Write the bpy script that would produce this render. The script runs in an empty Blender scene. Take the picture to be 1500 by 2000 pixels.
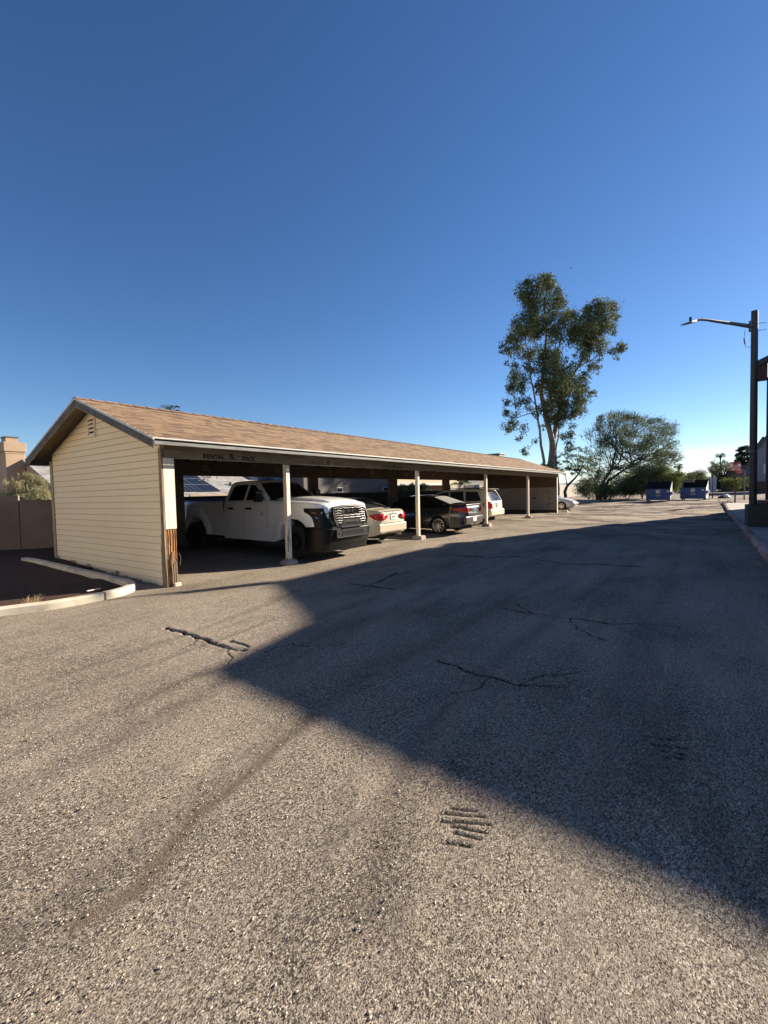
import bpy, bmesh, math, random
import numpy as np
from mathutils import Vector, Matrix
random.seed(7); np.random.seed(7)
SC = bpy.context.scene
COL = SC.collection
PI = math.pi
# ------------------------------------------------------------------ camera frame (world: X along the carport, Y into it)
CAMP = Vector((-4.4612, -8.1981, 1.6893)); F = 879.44; PITCH = .044; ROLL = .0235; YAW = .6192
FW = Vector((math.cos(YAW)*math.cos(PITCH), math.sin(YAW)*math.cos(PITCH), -math.sin(PITCH)))
RT0 = Vector((math.sin(YAW), -math.cos(YAW), 0)); UP0 = RT0.cross(FW)
RT = math.cos(ROLL)*RT0 - math.sin(ROLL)*UP0; UP = math.sin(ROLL)*RT0 + math.cos(ROLL)*UP0
def at(x, y, D):
    return CAMP + (FW*F + RT*(x-750) + UP*(1000-y))*(D/F)
cd = bpy.data.cameras.new('camera'); cam = bpy.data.objects.new('camera', cd); COL.objects.link(cam)
cd.sensor_fit = 'VERTICAL'; cd.sensor_height = 24; cd.sensor_width = 18; cd.lens = 24*F/2000
cd.clip_start = .05; cd.clip_end = 20000
M3 = Matrix((RT, UP, -FW)).transposed()
cam.matrix_world = Matrix.Translation(CAMP) @ M3.to_4x4()
SC.camera = cam
# ------------------------------------------------------------------ object helpers
def link(o, parent=None):
    COL.objects.link(o)
    if parent is not None: o.parent = parent
    return o
def tag(o, label=None, cat=None, group=None, kind=None):
    if label: o['label'] = label
    if cat: o['category'] = cat
    if group: o['group'] = group
    if kind: o['kind'] = kind
    return o
def thing(name, loc, label, cat, group=None, rotz=0):
    o = bpy.data.objects.new(name, None); o.empty_display_size = .2
    link(o); o.location = loc; o.rotation_euler = (0, 0, rotz)
    return tag(o, label, cat, group)
def copy_tree(o, parent=None):
    c = o.copy(); COL.objects.link(c)
    if parent is not None: c.parent = parent
    for ch in [k for k in bpy.data.objects if k.parent == o]:
        copy_tree(ch, c)
    return c
def sharpen(me, ang=35):
    bm = bmesh.new(); bm.from_mesh(me)
    ca = math.radians(ang)
    for e in bm.edges:
        if len(e.link_faces) == 2:
            e.smooth = e.calc_face_angle(0) < ca
    for f in bm.faces: f.smooth = True
    bm.to_mesh(me); bm.free()
EACH = {'sill_debris', 'anchor_bolt', 'bed_rail_cap', 'peeled_patch', 'paint_chip', 'bolt', 'corner_trim', 'fascia_board', 'drip_edge', 'lamp_lens', 'fog_lamp_lens', 'trunk_gap', 'splinter', 'roof_marker_light', 'fascia', 'roof_vent', 'rake_board', 'rake_drip_edge', 'rake_moulding', 'mirror_glass', 'red_panel', 'chimney_collar', 'stiffener'}
class MB:
    def __init__(s): s.v = []; s.f = []; s.m = []; s.cur = 0
    def add(s, vs, fs):
        b = len(s.v); s.v += [tuple(v) for v in vs]
        for f in fs: s.f.append([b+i for i in f]); s.m.append(s.cur)
        return s
    def box(s, x0, x1, y0, y1, z0, z1, rot=0, c=None):
        vs = [(x, y, z) for z in (z0, z1) for y in (y0, y1) for x in (x0, x1)]
        if rot:
            cx, cy = c if c else ((x0+x1)/2, (y0+y1)/2); a, b = math.cos(rot), math.sin(rot)
            vs = [(cx+(x-cx)*a-(y-cy)*b, cy+(x-cx)*b+(y-cy)*a, z) for x, y, z in vs]
        return s.add(vs, [(0,2,3,1),(4,5,7,6),(0,1,5,4),(2,6,7,3),(0,4,6,2),(1,3,7,5)])
    def bar(s, p, q, w, h, up=(0,0,1)):
        p, q = Vector(p), Vector(q); d = (q-p).normalized(); u = Vector(up)
        a = d.cross(u)
        if a.length < 1e-4: a = d.cross(Vector((1,0,0)))
        a.normalize(); b = a.cross(d)
        vs = [o + a*(sx*w/2) + b*(sy*h/2) for o in (p, q) for sx, sy in ((-1,-1),(1,-1),(1,1),(-1,1))]
        return s.add(vs, [(3,2,1,0),(4,5,6,7),(0,1,5,4),(1,2,6,5),(2,3,7,6),(3,0,4,7)])
    def prism(s, poly, fn, t0, t1):
        n = len(poly)
        vs = [fn(a, b, t0) for a, b in poly] + [fn(a, b, t1) for a, b in poly]
        return s.add(vs, [tuple(range(n))[::-1], tuple(range(n, 2*n))] + [(i, (i+1) % n, n+(i+1) % n, n+i) for i in range(n)])
    def tube(s, pts, rs, n=8, cap=True):
        pts = [Vector(p) for p in pts]
        if not hasattr(rs, '__len__'): rs = [rs]*len(pts)
        vs = []; prev = None
        for i, p in enumerate(pts):
            d = (pts[min(i+1, len(pts)-1)] - pts[max(i-1, 0)]).normalized()
            a = d.cross(Vector((0,0,1))) if prev is None else prev - d*prev.dot(d)
            if a.length < 1e-3: a = d.cross(Vector((1,0,0)))
            a.normalize(); prev = a; b = d.cross(a)
            vs += [p + (a*math.cos(2*PI*k/n) + b*math.sin(2*PI*k/n))*rs[i] for k in range(n)]
        fs = [(i*n+k, i*n+(k+1) % n, (i+1)*n+(k+1) % n, (i+1)*n+k) for i in range(len(pts)-1) for k in range(n)]
        if cap: fs += [tuple(range(n))[::-1], tuple(range((len(pts)-1)*n, len(pts)*n))]
        return s.add(vs, fs)
    def lathe(s, prof, fn, n=24, cap=False):
        vs = [fn(r*math.cos(2*PI*k/n), r*math.sin(2*PI*k/n), h) for r, h in prof for k in range(n)]
        m = len(prof)
        fs = [(i*n+k, i*n+(k+1) % n, (i+1)*n+(k+1) % n, (i+1)*n+k) for i in range(m-1) for k in range(n)]
        if cap: fs += [tuple(range(n))[::-1], tuple(range((m-1)*n, m*n))]
        return s.add(vs, fs)
    def islands(s):
        par = list(range(len(s.v)))
        def fd(i):
            while par[i] != i: par[i] = par[par[i]]; i = par[i]
            return i
        for f in s.f:
            for j in f[1:]: par[fd(j)] = fd(f[0])
        out = {}
        for f, m in zip(s.f, s.m): out.setdefault(fd(f[0]), []).append((f, m))
        res = []
        for fs in out.values():
            ids = sorted({i for f, _ in fs for i in f}); mp = {a: b for b, a in enumerate(ids)}
            q = MB(); q.v = [s.v[i] for i in ids]; q.f = [[mp[i] for i in f] for f, _ in fs]; q.m = [m for _, m in fs]; res.append(q)
        return res
    def build(s, name, mat, parent=None, smooth=None, bevel=0, seg=2, loc=None, solid=0, one=False):
        if name in EACH and not one:
            for q in s.islands(): o = q.build(name, mat, parent, smooth, bevel, seg, loc, solid, True)
            return o
        me = bpy.data.meshes.new(name); me.from_pydata(s.v, [], s.f)
        bm = bmesh.new(); bm.from_mesh(me)
        for f, k in zip(bm.faces, s.m): f.material_index = k
        bmesh.ops.recalc_face_normals(bm, faces=bm.faces)
        bm.to_mesh(me); bm.free()
        for m in (mat if isinstance(mat, (list, tuple)) else [mat]): me.materials.append(m)
        if smooth: sharpen(me, smooth)
        o = bpy.data.objects.new(name, me); link(o, parent)
        if loc is not None: o.location = loc
        if solid:
            md = o.modifiers.new('solid', 'SOLIDIFY'); md.thickness = solid; md.offset = -1
        if bevel:
            md = o.modifiers.new('bevel', 'BEVEL'); md.width = bevel; md.segments = seg; md.limit_method = 'ANGLE'; md.angle_limit = math.radians(40)
            md.harden_normals = False
        return o
def np_mesh(name, verts, faces, mat, parent=None, smooth=False):
    me = bpy.data.meshes.new(name); k = faces.shape[1]
    me.vertices.add(len(verts)); me.vertices.foreach_set('co', verts.astype(np.float32).ravel())
    me.loops.add(faces.size); me.loops.foreach_set('vertex_index', faces.astype(np.int32).ravel())
    me.polygons.add(len(faces)); me.polygons.foreach_set('loop_start', np.arange(0, faces.size, k, dtype=np.int32))
    me.polygons.foreach_set('loop_total', np.full(len(faces), k, dtype=np.int32))
    if smooth: me.polygons.foreach_set('use_smooth', np.ones(len(faces), dtype=bool))
    me.materials.append(mat); me.update(); me.validate()
    o = bpy.data.objects.new(name, me); link(o, parent)
    return o
def text_obj(name, body, size, mat, parent, mw, extrude=.001, bold=0, shear=0, sx=1.0):
    cu = bpy.data.curves.new(name, 'FONT'); cu.body = body; cu.size = size; cu.extrude = extrude; cu.offset = bold
    cu.align_x = 'CENTER'; cu.align_y = 'CENTER'; cu.resolution_u = 3; cu.space_character = 1.1
    t = bpy.data.objects.new('tmp', cu); COL.objects.link(t)
    bpy.context.view_layer.update()
    me = bpy.data.meshes.new_from_object(t.evaluated_get(bpy.context.evaluated_depsgraph_get()))
    bpy.data.objects.remove(t); me.name = name
    me.transform(mw @ Matrix.Diagonal((sx, 1, 1, 1)))
    me.materials.clear(); me.materials.append(mat)
    o = bpy.data.objects.new(name, me); link(o, parent); return o
# ------------------------------------------------------------------ value noise
def vnoise(x, y, sc, seed=0):
    x = x/sc; y = y/sc; xi = np.floor(x).astype(np.int64); yi = np.floor(y).astype(np.int64)
    fx = x-xi; fy = y-yi; fx = fx*fx*(3-2*fx); fy = fy*fy*(3-2*fy)
    def h(a, b):
        n = (a*374761393 + b*668265263 + seed*974634777) & 0x7fffffff
        n = ((n ^ (n >> 13))*1274126177) & 0x7fffffff
        return ((n ^ (n >> 16)) & 0xffff)/65535.0
    return (h(xi, yi)*(1-fx)+h(xi+1, yi)*fx)*(1-fy) + (h(xi, yi+1)*(1-fx)+h(xi+1, yi+1)*fx)*fy
# ------------------------------------------------------------------ materials
class NT:
    def __init__(s, name):
        s.m = bpy.data.materials.new(name); s.m.use_nodes = True; s.t = s.m.node_tree; s.n = s.t.nodes; s.l = s.t.links
        s.b = s.n['Principled BSDF']; s.out = s.n['Material Output']
        s.tc = s.n.new('ShaderNodeTexCoord'); s.geo = s.n.new('ShaderNodeNewGeometry')
    def node(s, t, **kw):
        n = s.n.new('ShaderNode'+t)
        for k, v in kw.items(): setattr(n, k, v)
        return n
    def set(s, sock, v):
        if hasattr(v, 'is_output') or isinstance(v, bpy.types.NodeSocket): s.l.new(v, sock)
        elif isinstance(v, (tuple, list)) and len(v) == 3 and sock.type == 'RGBA': sock.default_value = (*v, 1)
        else: sock.default_value = v
    def coord(s, src='pos', scale=(1,1,1), rot=(0,0,0)):
        mp = s.node('Mapping'); mp.inputs['Scale'].default_value = scale; mp.inputs['Rotation'].default_value = rot
        s.l.new(s.geo.outputs['Position'] if src == 'pos' else s.tc.outputs['Object'], mp.inputs[0]); return mp.outputs[0]
    def noise(s, sc, co=None, det=4, rough=.55, dist=0):
        n = s.node('TexNoise'); n.inputs['Scale'].default_value = sc; n.inputs['Detail'].default_value = det
        n.inputs['Roughness'].default_value = rough; n.inputs['Distortion'].default_value = dist
        s.l.new(co if co is not None else s.geo.outputs['Position'], n.inputs['Vector']); return n.outputs['Fac']
    def vor(s, sc, co=None, feat='F1', out='Distance', rnd=1):
        n = s.node('TexVoronoi'); n.feature = feat; n.inputs['Scale'].default_value = sc; n.inputs['Randomness'].default_value = rnd
        s.l.new(co if co is not None else s.geo.outputs['Position'], n.inputs['Vector']); return n.outputs[out]
    def ramp(s, fac, stops, interp='LINEAR'):
        r = s.node('ValToRGB'); r.color_ramp.interpolation = interp; e = r.color_ramp.elements
        while len(e) < len(stops): e.new(.5)
        for i, (p, c) in enumerate(stops):
            e[i].position = p; e[i].color = (*c, 1) if hasattr(c, '__len__') else (c, c, c, 1)
        s.set(r.inputs[0], fac); return r.outputs[0]
    def mix(s, f, a, b, mode='MIX'):
        m = s.node('Mix', data_type='RGBA', blend_type=mode); s.set(m.inputs[0], f); s.set(m.inputs[6], a); s.set(m.inputs[7], b); return m.outputs[2]
    def math(s, op, a, b=0, clamp=False):
        m = s.node('Math', operation=op, use_clamp=clamp); s.set(m.inputs[0], a); s.set(m.inputs[1], b); return m.outputs[0]
    def bump(s, h, dist=.01, st=1, prev=None):
        b = s.node('Bump'); b.inputs['Distance'].default_value = dist; b.inputs['Strength'].default_value = st
        s.l.new(h, b.inputs['Height'])
        if prev is not None: s.l.new(prev, b.inputs['Normal'])
        return b.outputs[0]
    def fin(s, col=None, rough=None, metal=None, nrm=None, **kw):
        if col is not None: s.set(s.b.inputs['Base Color'], col)
        if rough is not None: s.set(s.b.inputs['Roughness'], rough)
        if metal is not None: s.set(s.b.inputs['Metallic'], metal)
        if nrm is not None: s.l.new(nrm, s.b.inputs['Normal'])
        for k, v in kw.items(): s.set(s.b.inputs[k.replace('_', ' ')], v)
        return s.m
def simple(name, col, rough=.7, metal=0, var=.15, sc=3, bump=0, bsc=60, **kw):
    t = NT(name)
    f = t.noise(sc, det=5)
    lo = tuple(c*(1-var) for c in col); hi = tuple(min(1, c*(1+var)) for c in col)
    c = t.ramp(f, [(.3, lo), (.7, hi)])
    n = t.bump(t.noise(bsc), .01, bump) if bump else None
    return t.fin(c, rough, metal, n, **kw)
def paint(name, col, rough=.3, coat=.6, dust=.1):
    t = NT(name); f = t.noise(4, det=6)
    c = t.mix(t.ramp(f, [(.4, 0.0), (.8, dust)]), col, (.35, .31, .25))
    return t.fin(c, t.ramp(f, [(.3, rough), (.8, rough+.15)]), 0, None, Coat_Weight=coat, Coat_Roughness=.08)
def wood(name, col, dark, sc=(30, 30, 2), rough=.8, bump=.4):
    t = NT(name); co = t.coord('pos', sc)
    g = t.noise(1, co, 6, .65, .4); blot = t.noise(2.2, det=4)
    c = t.mix(t.ramp(g, [(.35, 1), (.62, 0)]), col, dark)
    c = t.mix(t.ramp(blot, [(.45, 0), (.75, .35)]), c, tuple(.6*x for x in dark))
    return t.fin(c, rough, 0, t.bump(g, .006, bump))
MT = {}
def mats():
    M = MT
    M['lap_shade'] = simple('siding_lap_shade', (.30, .235, .15), .9)
    t = NT('cream_siding'); g = t.noise(1, t.coord('pos', (60, 60, 4)), 6, .6); b = t.noise(1.3, det=5)
    zz = t.node('SeparateXYZ'); t.l.new(t.geo.outputs['Position'], zz.inputs[0])
    low = t.ramp(t.math('ADD', zz.outputs[2], t.math('MULTIPLY', b, .5)), [(.2, 1), (.75, 0)])
    c = t.mix(t.ramp(g, [(.4, 0), (.75, .25)]), (.77, .675, .465), (.65, .56, .385)); c = t.mix(t.ramp(b, [(.5, 0), (.8, .2)]), c, (.62, .52, .36))
    c = t.mix(t.math('MULTIPLY', low, .45), c, (.5, .47, .40)); M['cream'] = t.fin(c, .75, 0, t.bump(g, .003, .5))
    t = NT('cream_post'); g = t.noise(1, t.coord('pos', (40, 40, 3)), 6, .6); sp = t.noise(26, det=3)
    c = t.mix(t.ramp(g, [(.45, 0), (.7, .5)]), (.80, .72, .55), (.55, .46, .32)); c = t.mix(t.ramp(sp, [(.62, 0), (.68, .6)]), c, (.28, .2, .12))
    M['post'] = t.fin(c, .7, 0, t.bump(g, .004, .6))
    M['trim'] = wood('weathered_trim', (.42, .34, .22), (.2, .15, .09), (45, 45, 2))
    M['beam'] = wood('beam_paint', (.30, .245, .175), (.17, .135, .095), (2, 30, 30), .85)
    M['rot'] = wood('rotten_wood', (.50, .25, .09), (.09, .04, .018), (45, 45, 5), .9, 1)
    M['grey_wood'] = wood('split_grey_wood', (.34, .26, .17), (.12, .085, .055), (70, 70, 3), .9, 1)
    M['fascia'] = wood('fascia_grey', (.22, .23, .22), (.10, .105, .10), (2.5, 30, 40), .7)
    M['rake'] = wood('rake_grey', (.10, .105, .10), (.045, .047, .046), (20, 4, 4), .75)
    M['drip'] = simple('white_drip_edge', (.50, .49, .45), .45, 0, .12, 6)
    M['soffit'] = wood('soffit_ply', (.30, .225, .15), (.16, .115, .075), (30, 2, 2), .85)
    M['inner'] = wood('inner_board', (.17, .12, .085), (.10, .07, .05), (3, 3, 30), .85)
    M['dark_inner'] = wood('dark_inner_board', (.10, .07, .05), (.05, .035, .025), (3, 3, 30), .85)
    M['ply'] = wood('inner_ply', (.42, .345, .27), (.32, .26, .20), (2, 2, 14), .85, .1)
    # shingles: courses run along X, staggered tabs
    M['shingles'] = []
    for q, cc in enumerate([(.235, .155, .088), (.28, .190, .112), (.205, .130, .074), (.145, .092, .055)]):
        t = NT('shingle_%d' % q); n2 = t.noise(1, t.coord('pos', (2.2, 20, 20)), 5, .7); g = t.noise(110, det=2)
        c = t.mix(t.ramp(n2, [(.3, 0), (.75, 1)]), tuple(v*.72 for v in cc), tuple(v*1.22 for v in cc)); c = t.mix(t.ramp(g, [(.5, 0), (.7, .35)]), c, tuple(v*.5 for v in cc))
        M['shingles'].append(t.fin(c, .95, 0, t.bump(g, .004, .7)))
    t = NT('grey_shingles'); n2 = t.noise(1, t.coord('pos', (2.2, 12, 12)), 5, .7)
    c = t.ramp(n2, [(.38, (.10, .10, .10)), (.5, (.28, .275, .265)), (.66, (.42, .41, .395))]); M['gshingle'] = t.fin(c, .9)
    M['ridge'] = simple('ridge_cap', (.23, .15, .10), .9, 0, .3, 3, .5)
    # car paints
    M['white'] = paint('white_paint', (.78, .78, .76), .28, .7, .03)
    M['gold'] = paint('champagne_paint', (.50, .45, .34), .32, .6, .15)
    M['black'] = paint('black_paint', (.012, .012, .014), .2, 1, .02)
    M['beige'] = paint('beige_paint', (.58, .54, .42), .35, .5, .12)
    M['silver'] = paint('silver_paint', (.60, .60, .59), .32, .6, .06)
    M['glass'] = NT('tinted_glass').fin((.006, .007, .008), .04, 0, None, Specular_IOR_Level=.6)
    M['glass2'] = NT('car_glass').fin((.03, .033, .035), .05, 0, None, Specular_IOR_Level=.8)
    M['chrome'] = NT('chrome').fin((.6, .6, .6), .2, 1); M['chrome2'] = NT('satin_chrome').fin((.09, .09, .09), .25, 1)
    M['alloy'] = simple('alloy', (.55, .55, .55), .3, .9, .1)
    M['blackp'] = simple('black_plastic', (.006, .006, .007), .4, 0, .3, 8, 0, 60, Specular_IOR_Level=.35)
    M['blackg'] = NT('gloss_black').fin((.004, .004, .005), .42, 0, None, Specular_IOR_Level=.25)
    M['dark_rim'] = simple('dark_rim', (.02, .02, .02), .5, .3)
    M['rubber'] = simple('rubber', (.02, .019, .018), .85, 0, .3, 12)
    M['under'] = simple('underbody', (.008, .008, .008), .9)
    M['red'] = NT('red_lens').fin((.42, .012, .012), .15, 0, None, Coat_Weight=.5)
    M['lens'] = NT('clear_lens').fin((.35, .35, .34), .1, .3)
    M['amber'] = NT('amber_lens').fin((.22, .08, .025), .3)
    M['plate'] = simple('licence_plate', (.75, .74, .70), .5, 0, .08, 20)
    M['ink'] = NT('ink').fin((.03, .03, .035), .7)
    M['stencil'] = NT('stencil_red'); t = M['stencil']; w = t.noise(30, det=4)
    M['stencil'] = t.fin(t.mix(t.ramp(w, [(.58, 0), (.7, .6)]), (.012, .003, .003), (.12, .08, .06)), .9, Specular_IOR_Level=.1)
    M['stencil2'] = NT('stencil_faded'); t = M['stencil2']; w = t.noise(26, det=4)
    M['stencil2'] = t.fin(t.mix(t.ramp(w, [(.42, .0), (.68, 1)]), (.05, .012, .008), (.27, .215, .155)), .8)
    # stucco, block, concrete
    def stucco(name, col, var=.15, b=.5):
        t = NT(name); f = t.noise(.9, det=6, rough=.65); g = t.noise(40, det=3)
        c = t.mix(t.ramp(f, [(.35, 0), (.75, 1)]), tuple(x*(1-var) for x in col), tuple(x*(1+var) for x in col))
        return t.fin(c, .9, 0, t.bump(g, .008, b))
    M['stucco_brown'] = stucco('stucco_brown', (.40, .29, .20)); M['stucco_tan'] = stucco('stucco_tan', (.37, .275, .19), .12)
    M['stucco_pale'] = stucco('stucco_pale', (.13, .12, .11), .1); M['stucco_white'] = stucco('stucco_white', (.55, .55, .56), .1)
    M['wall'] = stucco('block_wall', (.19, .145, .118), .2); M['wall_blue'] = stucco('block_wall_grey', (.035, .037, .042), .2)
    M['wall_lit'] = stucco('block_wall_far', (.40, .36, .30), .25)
    M['apt'] = stucco('apartment_stucco', (.34, .27, .21)); M['apt_roof'] = simple('apartment_fascia_green', (.045, .06, .055), .7)
    M['apt_brown'] = simple('apartment_brown_timber', (.06, .035, .028), .75)
    t = NT('concrete'); f = t.noise(1.6, det=7, rough=.7); g = t.noise(60, det=3)
    M['conc'] = t.fin(t.ramp(f, [(.3, (.34, .29, .23)), (.55, (.50, .44, .35)), (.75, (.60, .53, .42))]), .88, 0, t.bump(g, .006, .6))
    t = NT('kerb_concrete'); f = t.noise(1.1, det=7, rough=.75); g = t.noise(70, det=3); st = t.noise(2.4, det=5)
    c = t.ramp(f, [(.3, (.48, .42, .32)), (.6, (.66, .59, .46))]); c = t.mix(t.ramp(st, [(.52, 0), (.66, .55)]), c, (.22, .2, .17))
    M['kerb'] = t.fin(c, .88, 0, t.bump(g, .006, .6))
    t = NT('sidewalk'); f = t.noise(.8, det=7); g = t.noise(60, det=3)
    M['side'] = t.fin(t.ramp(f, [(.3, (.30, .28, .25)), (.7, (.42, .39, .34))]), .88, 0, t.bump(g, .004, .5))
    t = NT('red_kerb'); f = t.noise(5, det=7, rough=.7); pp = t.noise(.35, det=2)
    c = t.mix(t.ramp(f, [(.42, 0), (.62, .8)]), (.30, .115, .10), (.34, .29, .25)); c = t.mix(t.ramp(pp, [(.45, 0), (.55, .3)]), c, (.55, .52, .48))
    M['redkerb'] = t.fin(c, .85, 0, t.bump(f, .006, .5))
    M['footing'] = stucco('footing', (.40, .35, .29), .25, 1)
    M['soil'] = NT('soil'); t = M['soil']; f = t.noise(1.5, det=8, rough=.7); g = t.noise(14, det=6, rough=.7)
    M['soil'] = t.fin(t.mix(t.ramp(g, [(.35, 0), (.7, 1)]), (.028, .009, .003), (.085, .036, .015)), .95, 0, t.bump(g, .04, 1))
    M['dumpster'] = simple('dumpster_blue', (.028, .07, .19), .5, 0, .35, 5, .3)
    M['dump_pale'] = simple('dumpster_sunlit_side', (.45, .47, .44), .6, 0, .3, 5)  # sunlight on the bin sides put into a pale colour
    M['lid'] = simple('black_lid', (.010, .010, .011), .8, 0, .2, 3, 0, 60, Specular_IOR_Level=.15)
    M['pole'] = simple('lamp_pole_dark', (.035, .036, .034), .55, 0, .3, 4)
    M['dark_metal'] = simple('dark_metal', (.018, .018, .019), .55, 0, .2)
    M['lampgrey'] = simple('lamp_arm_grey', (.13, .13, .13), .65, 0, .2)
    M['basegreen'] = stucco('lamp_base_dark_green', (.045, .062, .058), .25, .6)
    M['sign_red'] = simple('sign_red', (.42, .07, .06), .5); M['sign_white'] = simple('sign_white', (.65, .62, .58), .5)
    M['rust'] = simple('rusty_post', (.10, .05, .035), .8, 0, .4, 10)
    M['teal'] = simple('street_name_blade', (.03, .12, .17), .5)
    M['solar'] = NT('solar_panel').fin((.012, .015, .026), .35, 0, None, Specular_IOR_Level=.3)
    M['solar_line'] = NT('solar_line').fin((.5, .52, .55), .35, .5)
    M['gutter_grey'] = simple('vent_dark', (.05, .035, .025), .9)
    M['bag'] = simple('trash_bag_white', (.75, .73, .68), .5)
    def leaf(name, a, b, sc=1.2, tr=.25):
        t = NT(name); f = t.noise(sc, det=4); g = t.noise(sc*9, det=2)
        c = t.mix(t.ramp(t.math('ADD', t.math('MULTIPLY', f, .6), t.math('MULTIPLY', g, .4)), [(.38, 0), (.62, 1)]), a, b)
        t.fin(c, .75, 0, None, Specular_IOR_Level=.2)
        tb = t.node('BsdfTranslucent'); t.set(tb.inputs[0], c); mx = t.node('MixShader'); mx.inputs[0].default_value = tr
        t.l.new(t.b.outputs[0], mx.inputs[1]); t.l.new(tb.outputs[0], mx.inputs[2]); t.l.new(mx.outputs[0], t.out.inputs[0]); return t.m
    M['euc'] = leaf('eucalyptus_leaf', (.055, .073, .032), (.18, .21, .095), .5)
    M['mesq'] = leaf('mesquite_leaf', (.08, .105, .055), (.18, .21, .11), .7)
    M['bush'] = leaf('bush_leaf', (.06, .08, .03), (.15, .17, .07), .9)
    M['ybush'] = leaf('yellow_bush_leaf', (.12, .15, .04), (.24, .26, .08), .9)
    M['sage'] = leaf('sage_leaf', (.20, .21, .11), (.42, .40, .24), 2)
    M['pine'] = leaf('pine_needle', (.018, .032, .018), (.04, .06, .03), .7, .1)
    M['palm'] = leaf('palm_frond', (.04, .055, .028), (.09, .10, .05), .7, .1)
    M['straw'] = leaf('dry_straw', (.40, .30, .17), (.55, .44, .27), 6)
    M['bark'] = wood('bark_dark', (.10, .075, .055), (.04, .03, .022), (8, 8, 1.5), .9)
    M['bark_e'] = wood('bark_eucalyptus', (.34, .27, .20), (.13, .09, .065), (4, 4, .8), .85)
mats()
# ------------------------------------------------------------------ ground
def gz(x, y):
    x = np.asarray(x, float); y = np.asarray(y, float)
    z = .03*np.clip(y, 0, 8)*np.clip((x+30)/10, 0, 1)
    t = np.clip((x-30)/13, 0, 1); z = z*(1-t) + .36*t*t*(3-2*t)
    return z
def gzf(x, y): return float(gz(x, y))
def G(x, y, z=0):
    d = FW*F + RT*(x-750) + UP*(1000-y); t = (z-CAMP.z)/d.z; p = CAMP + d*t
    return (p.x, p.y)
def axis(segs):
    out = [segs[0][0]]
    for a, b, st in segs:
        n = max(1, int(round((b-a)/st))); out += [a+(b-a)*(i+1)/n for i in range(n)]
    return np.array(out)
def seg_dist(X, Y, pl):
    best = np.full(X.shape, 9.); 
    for (x0, y0), (x1, y1) in zip(pl[:-1], pl[1:]):
        dx, dy = x1-x0, y1-y0; L = dx*dx+dy*dy+1e-9
        t = np.clip(((X-x0)*dx+(Y-y0)*dy)/L, 0, 1)
        best = np.minimum(best, np.hypot(X-x0-t*dx, Y-y0-t*dy))
    return best
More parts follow.
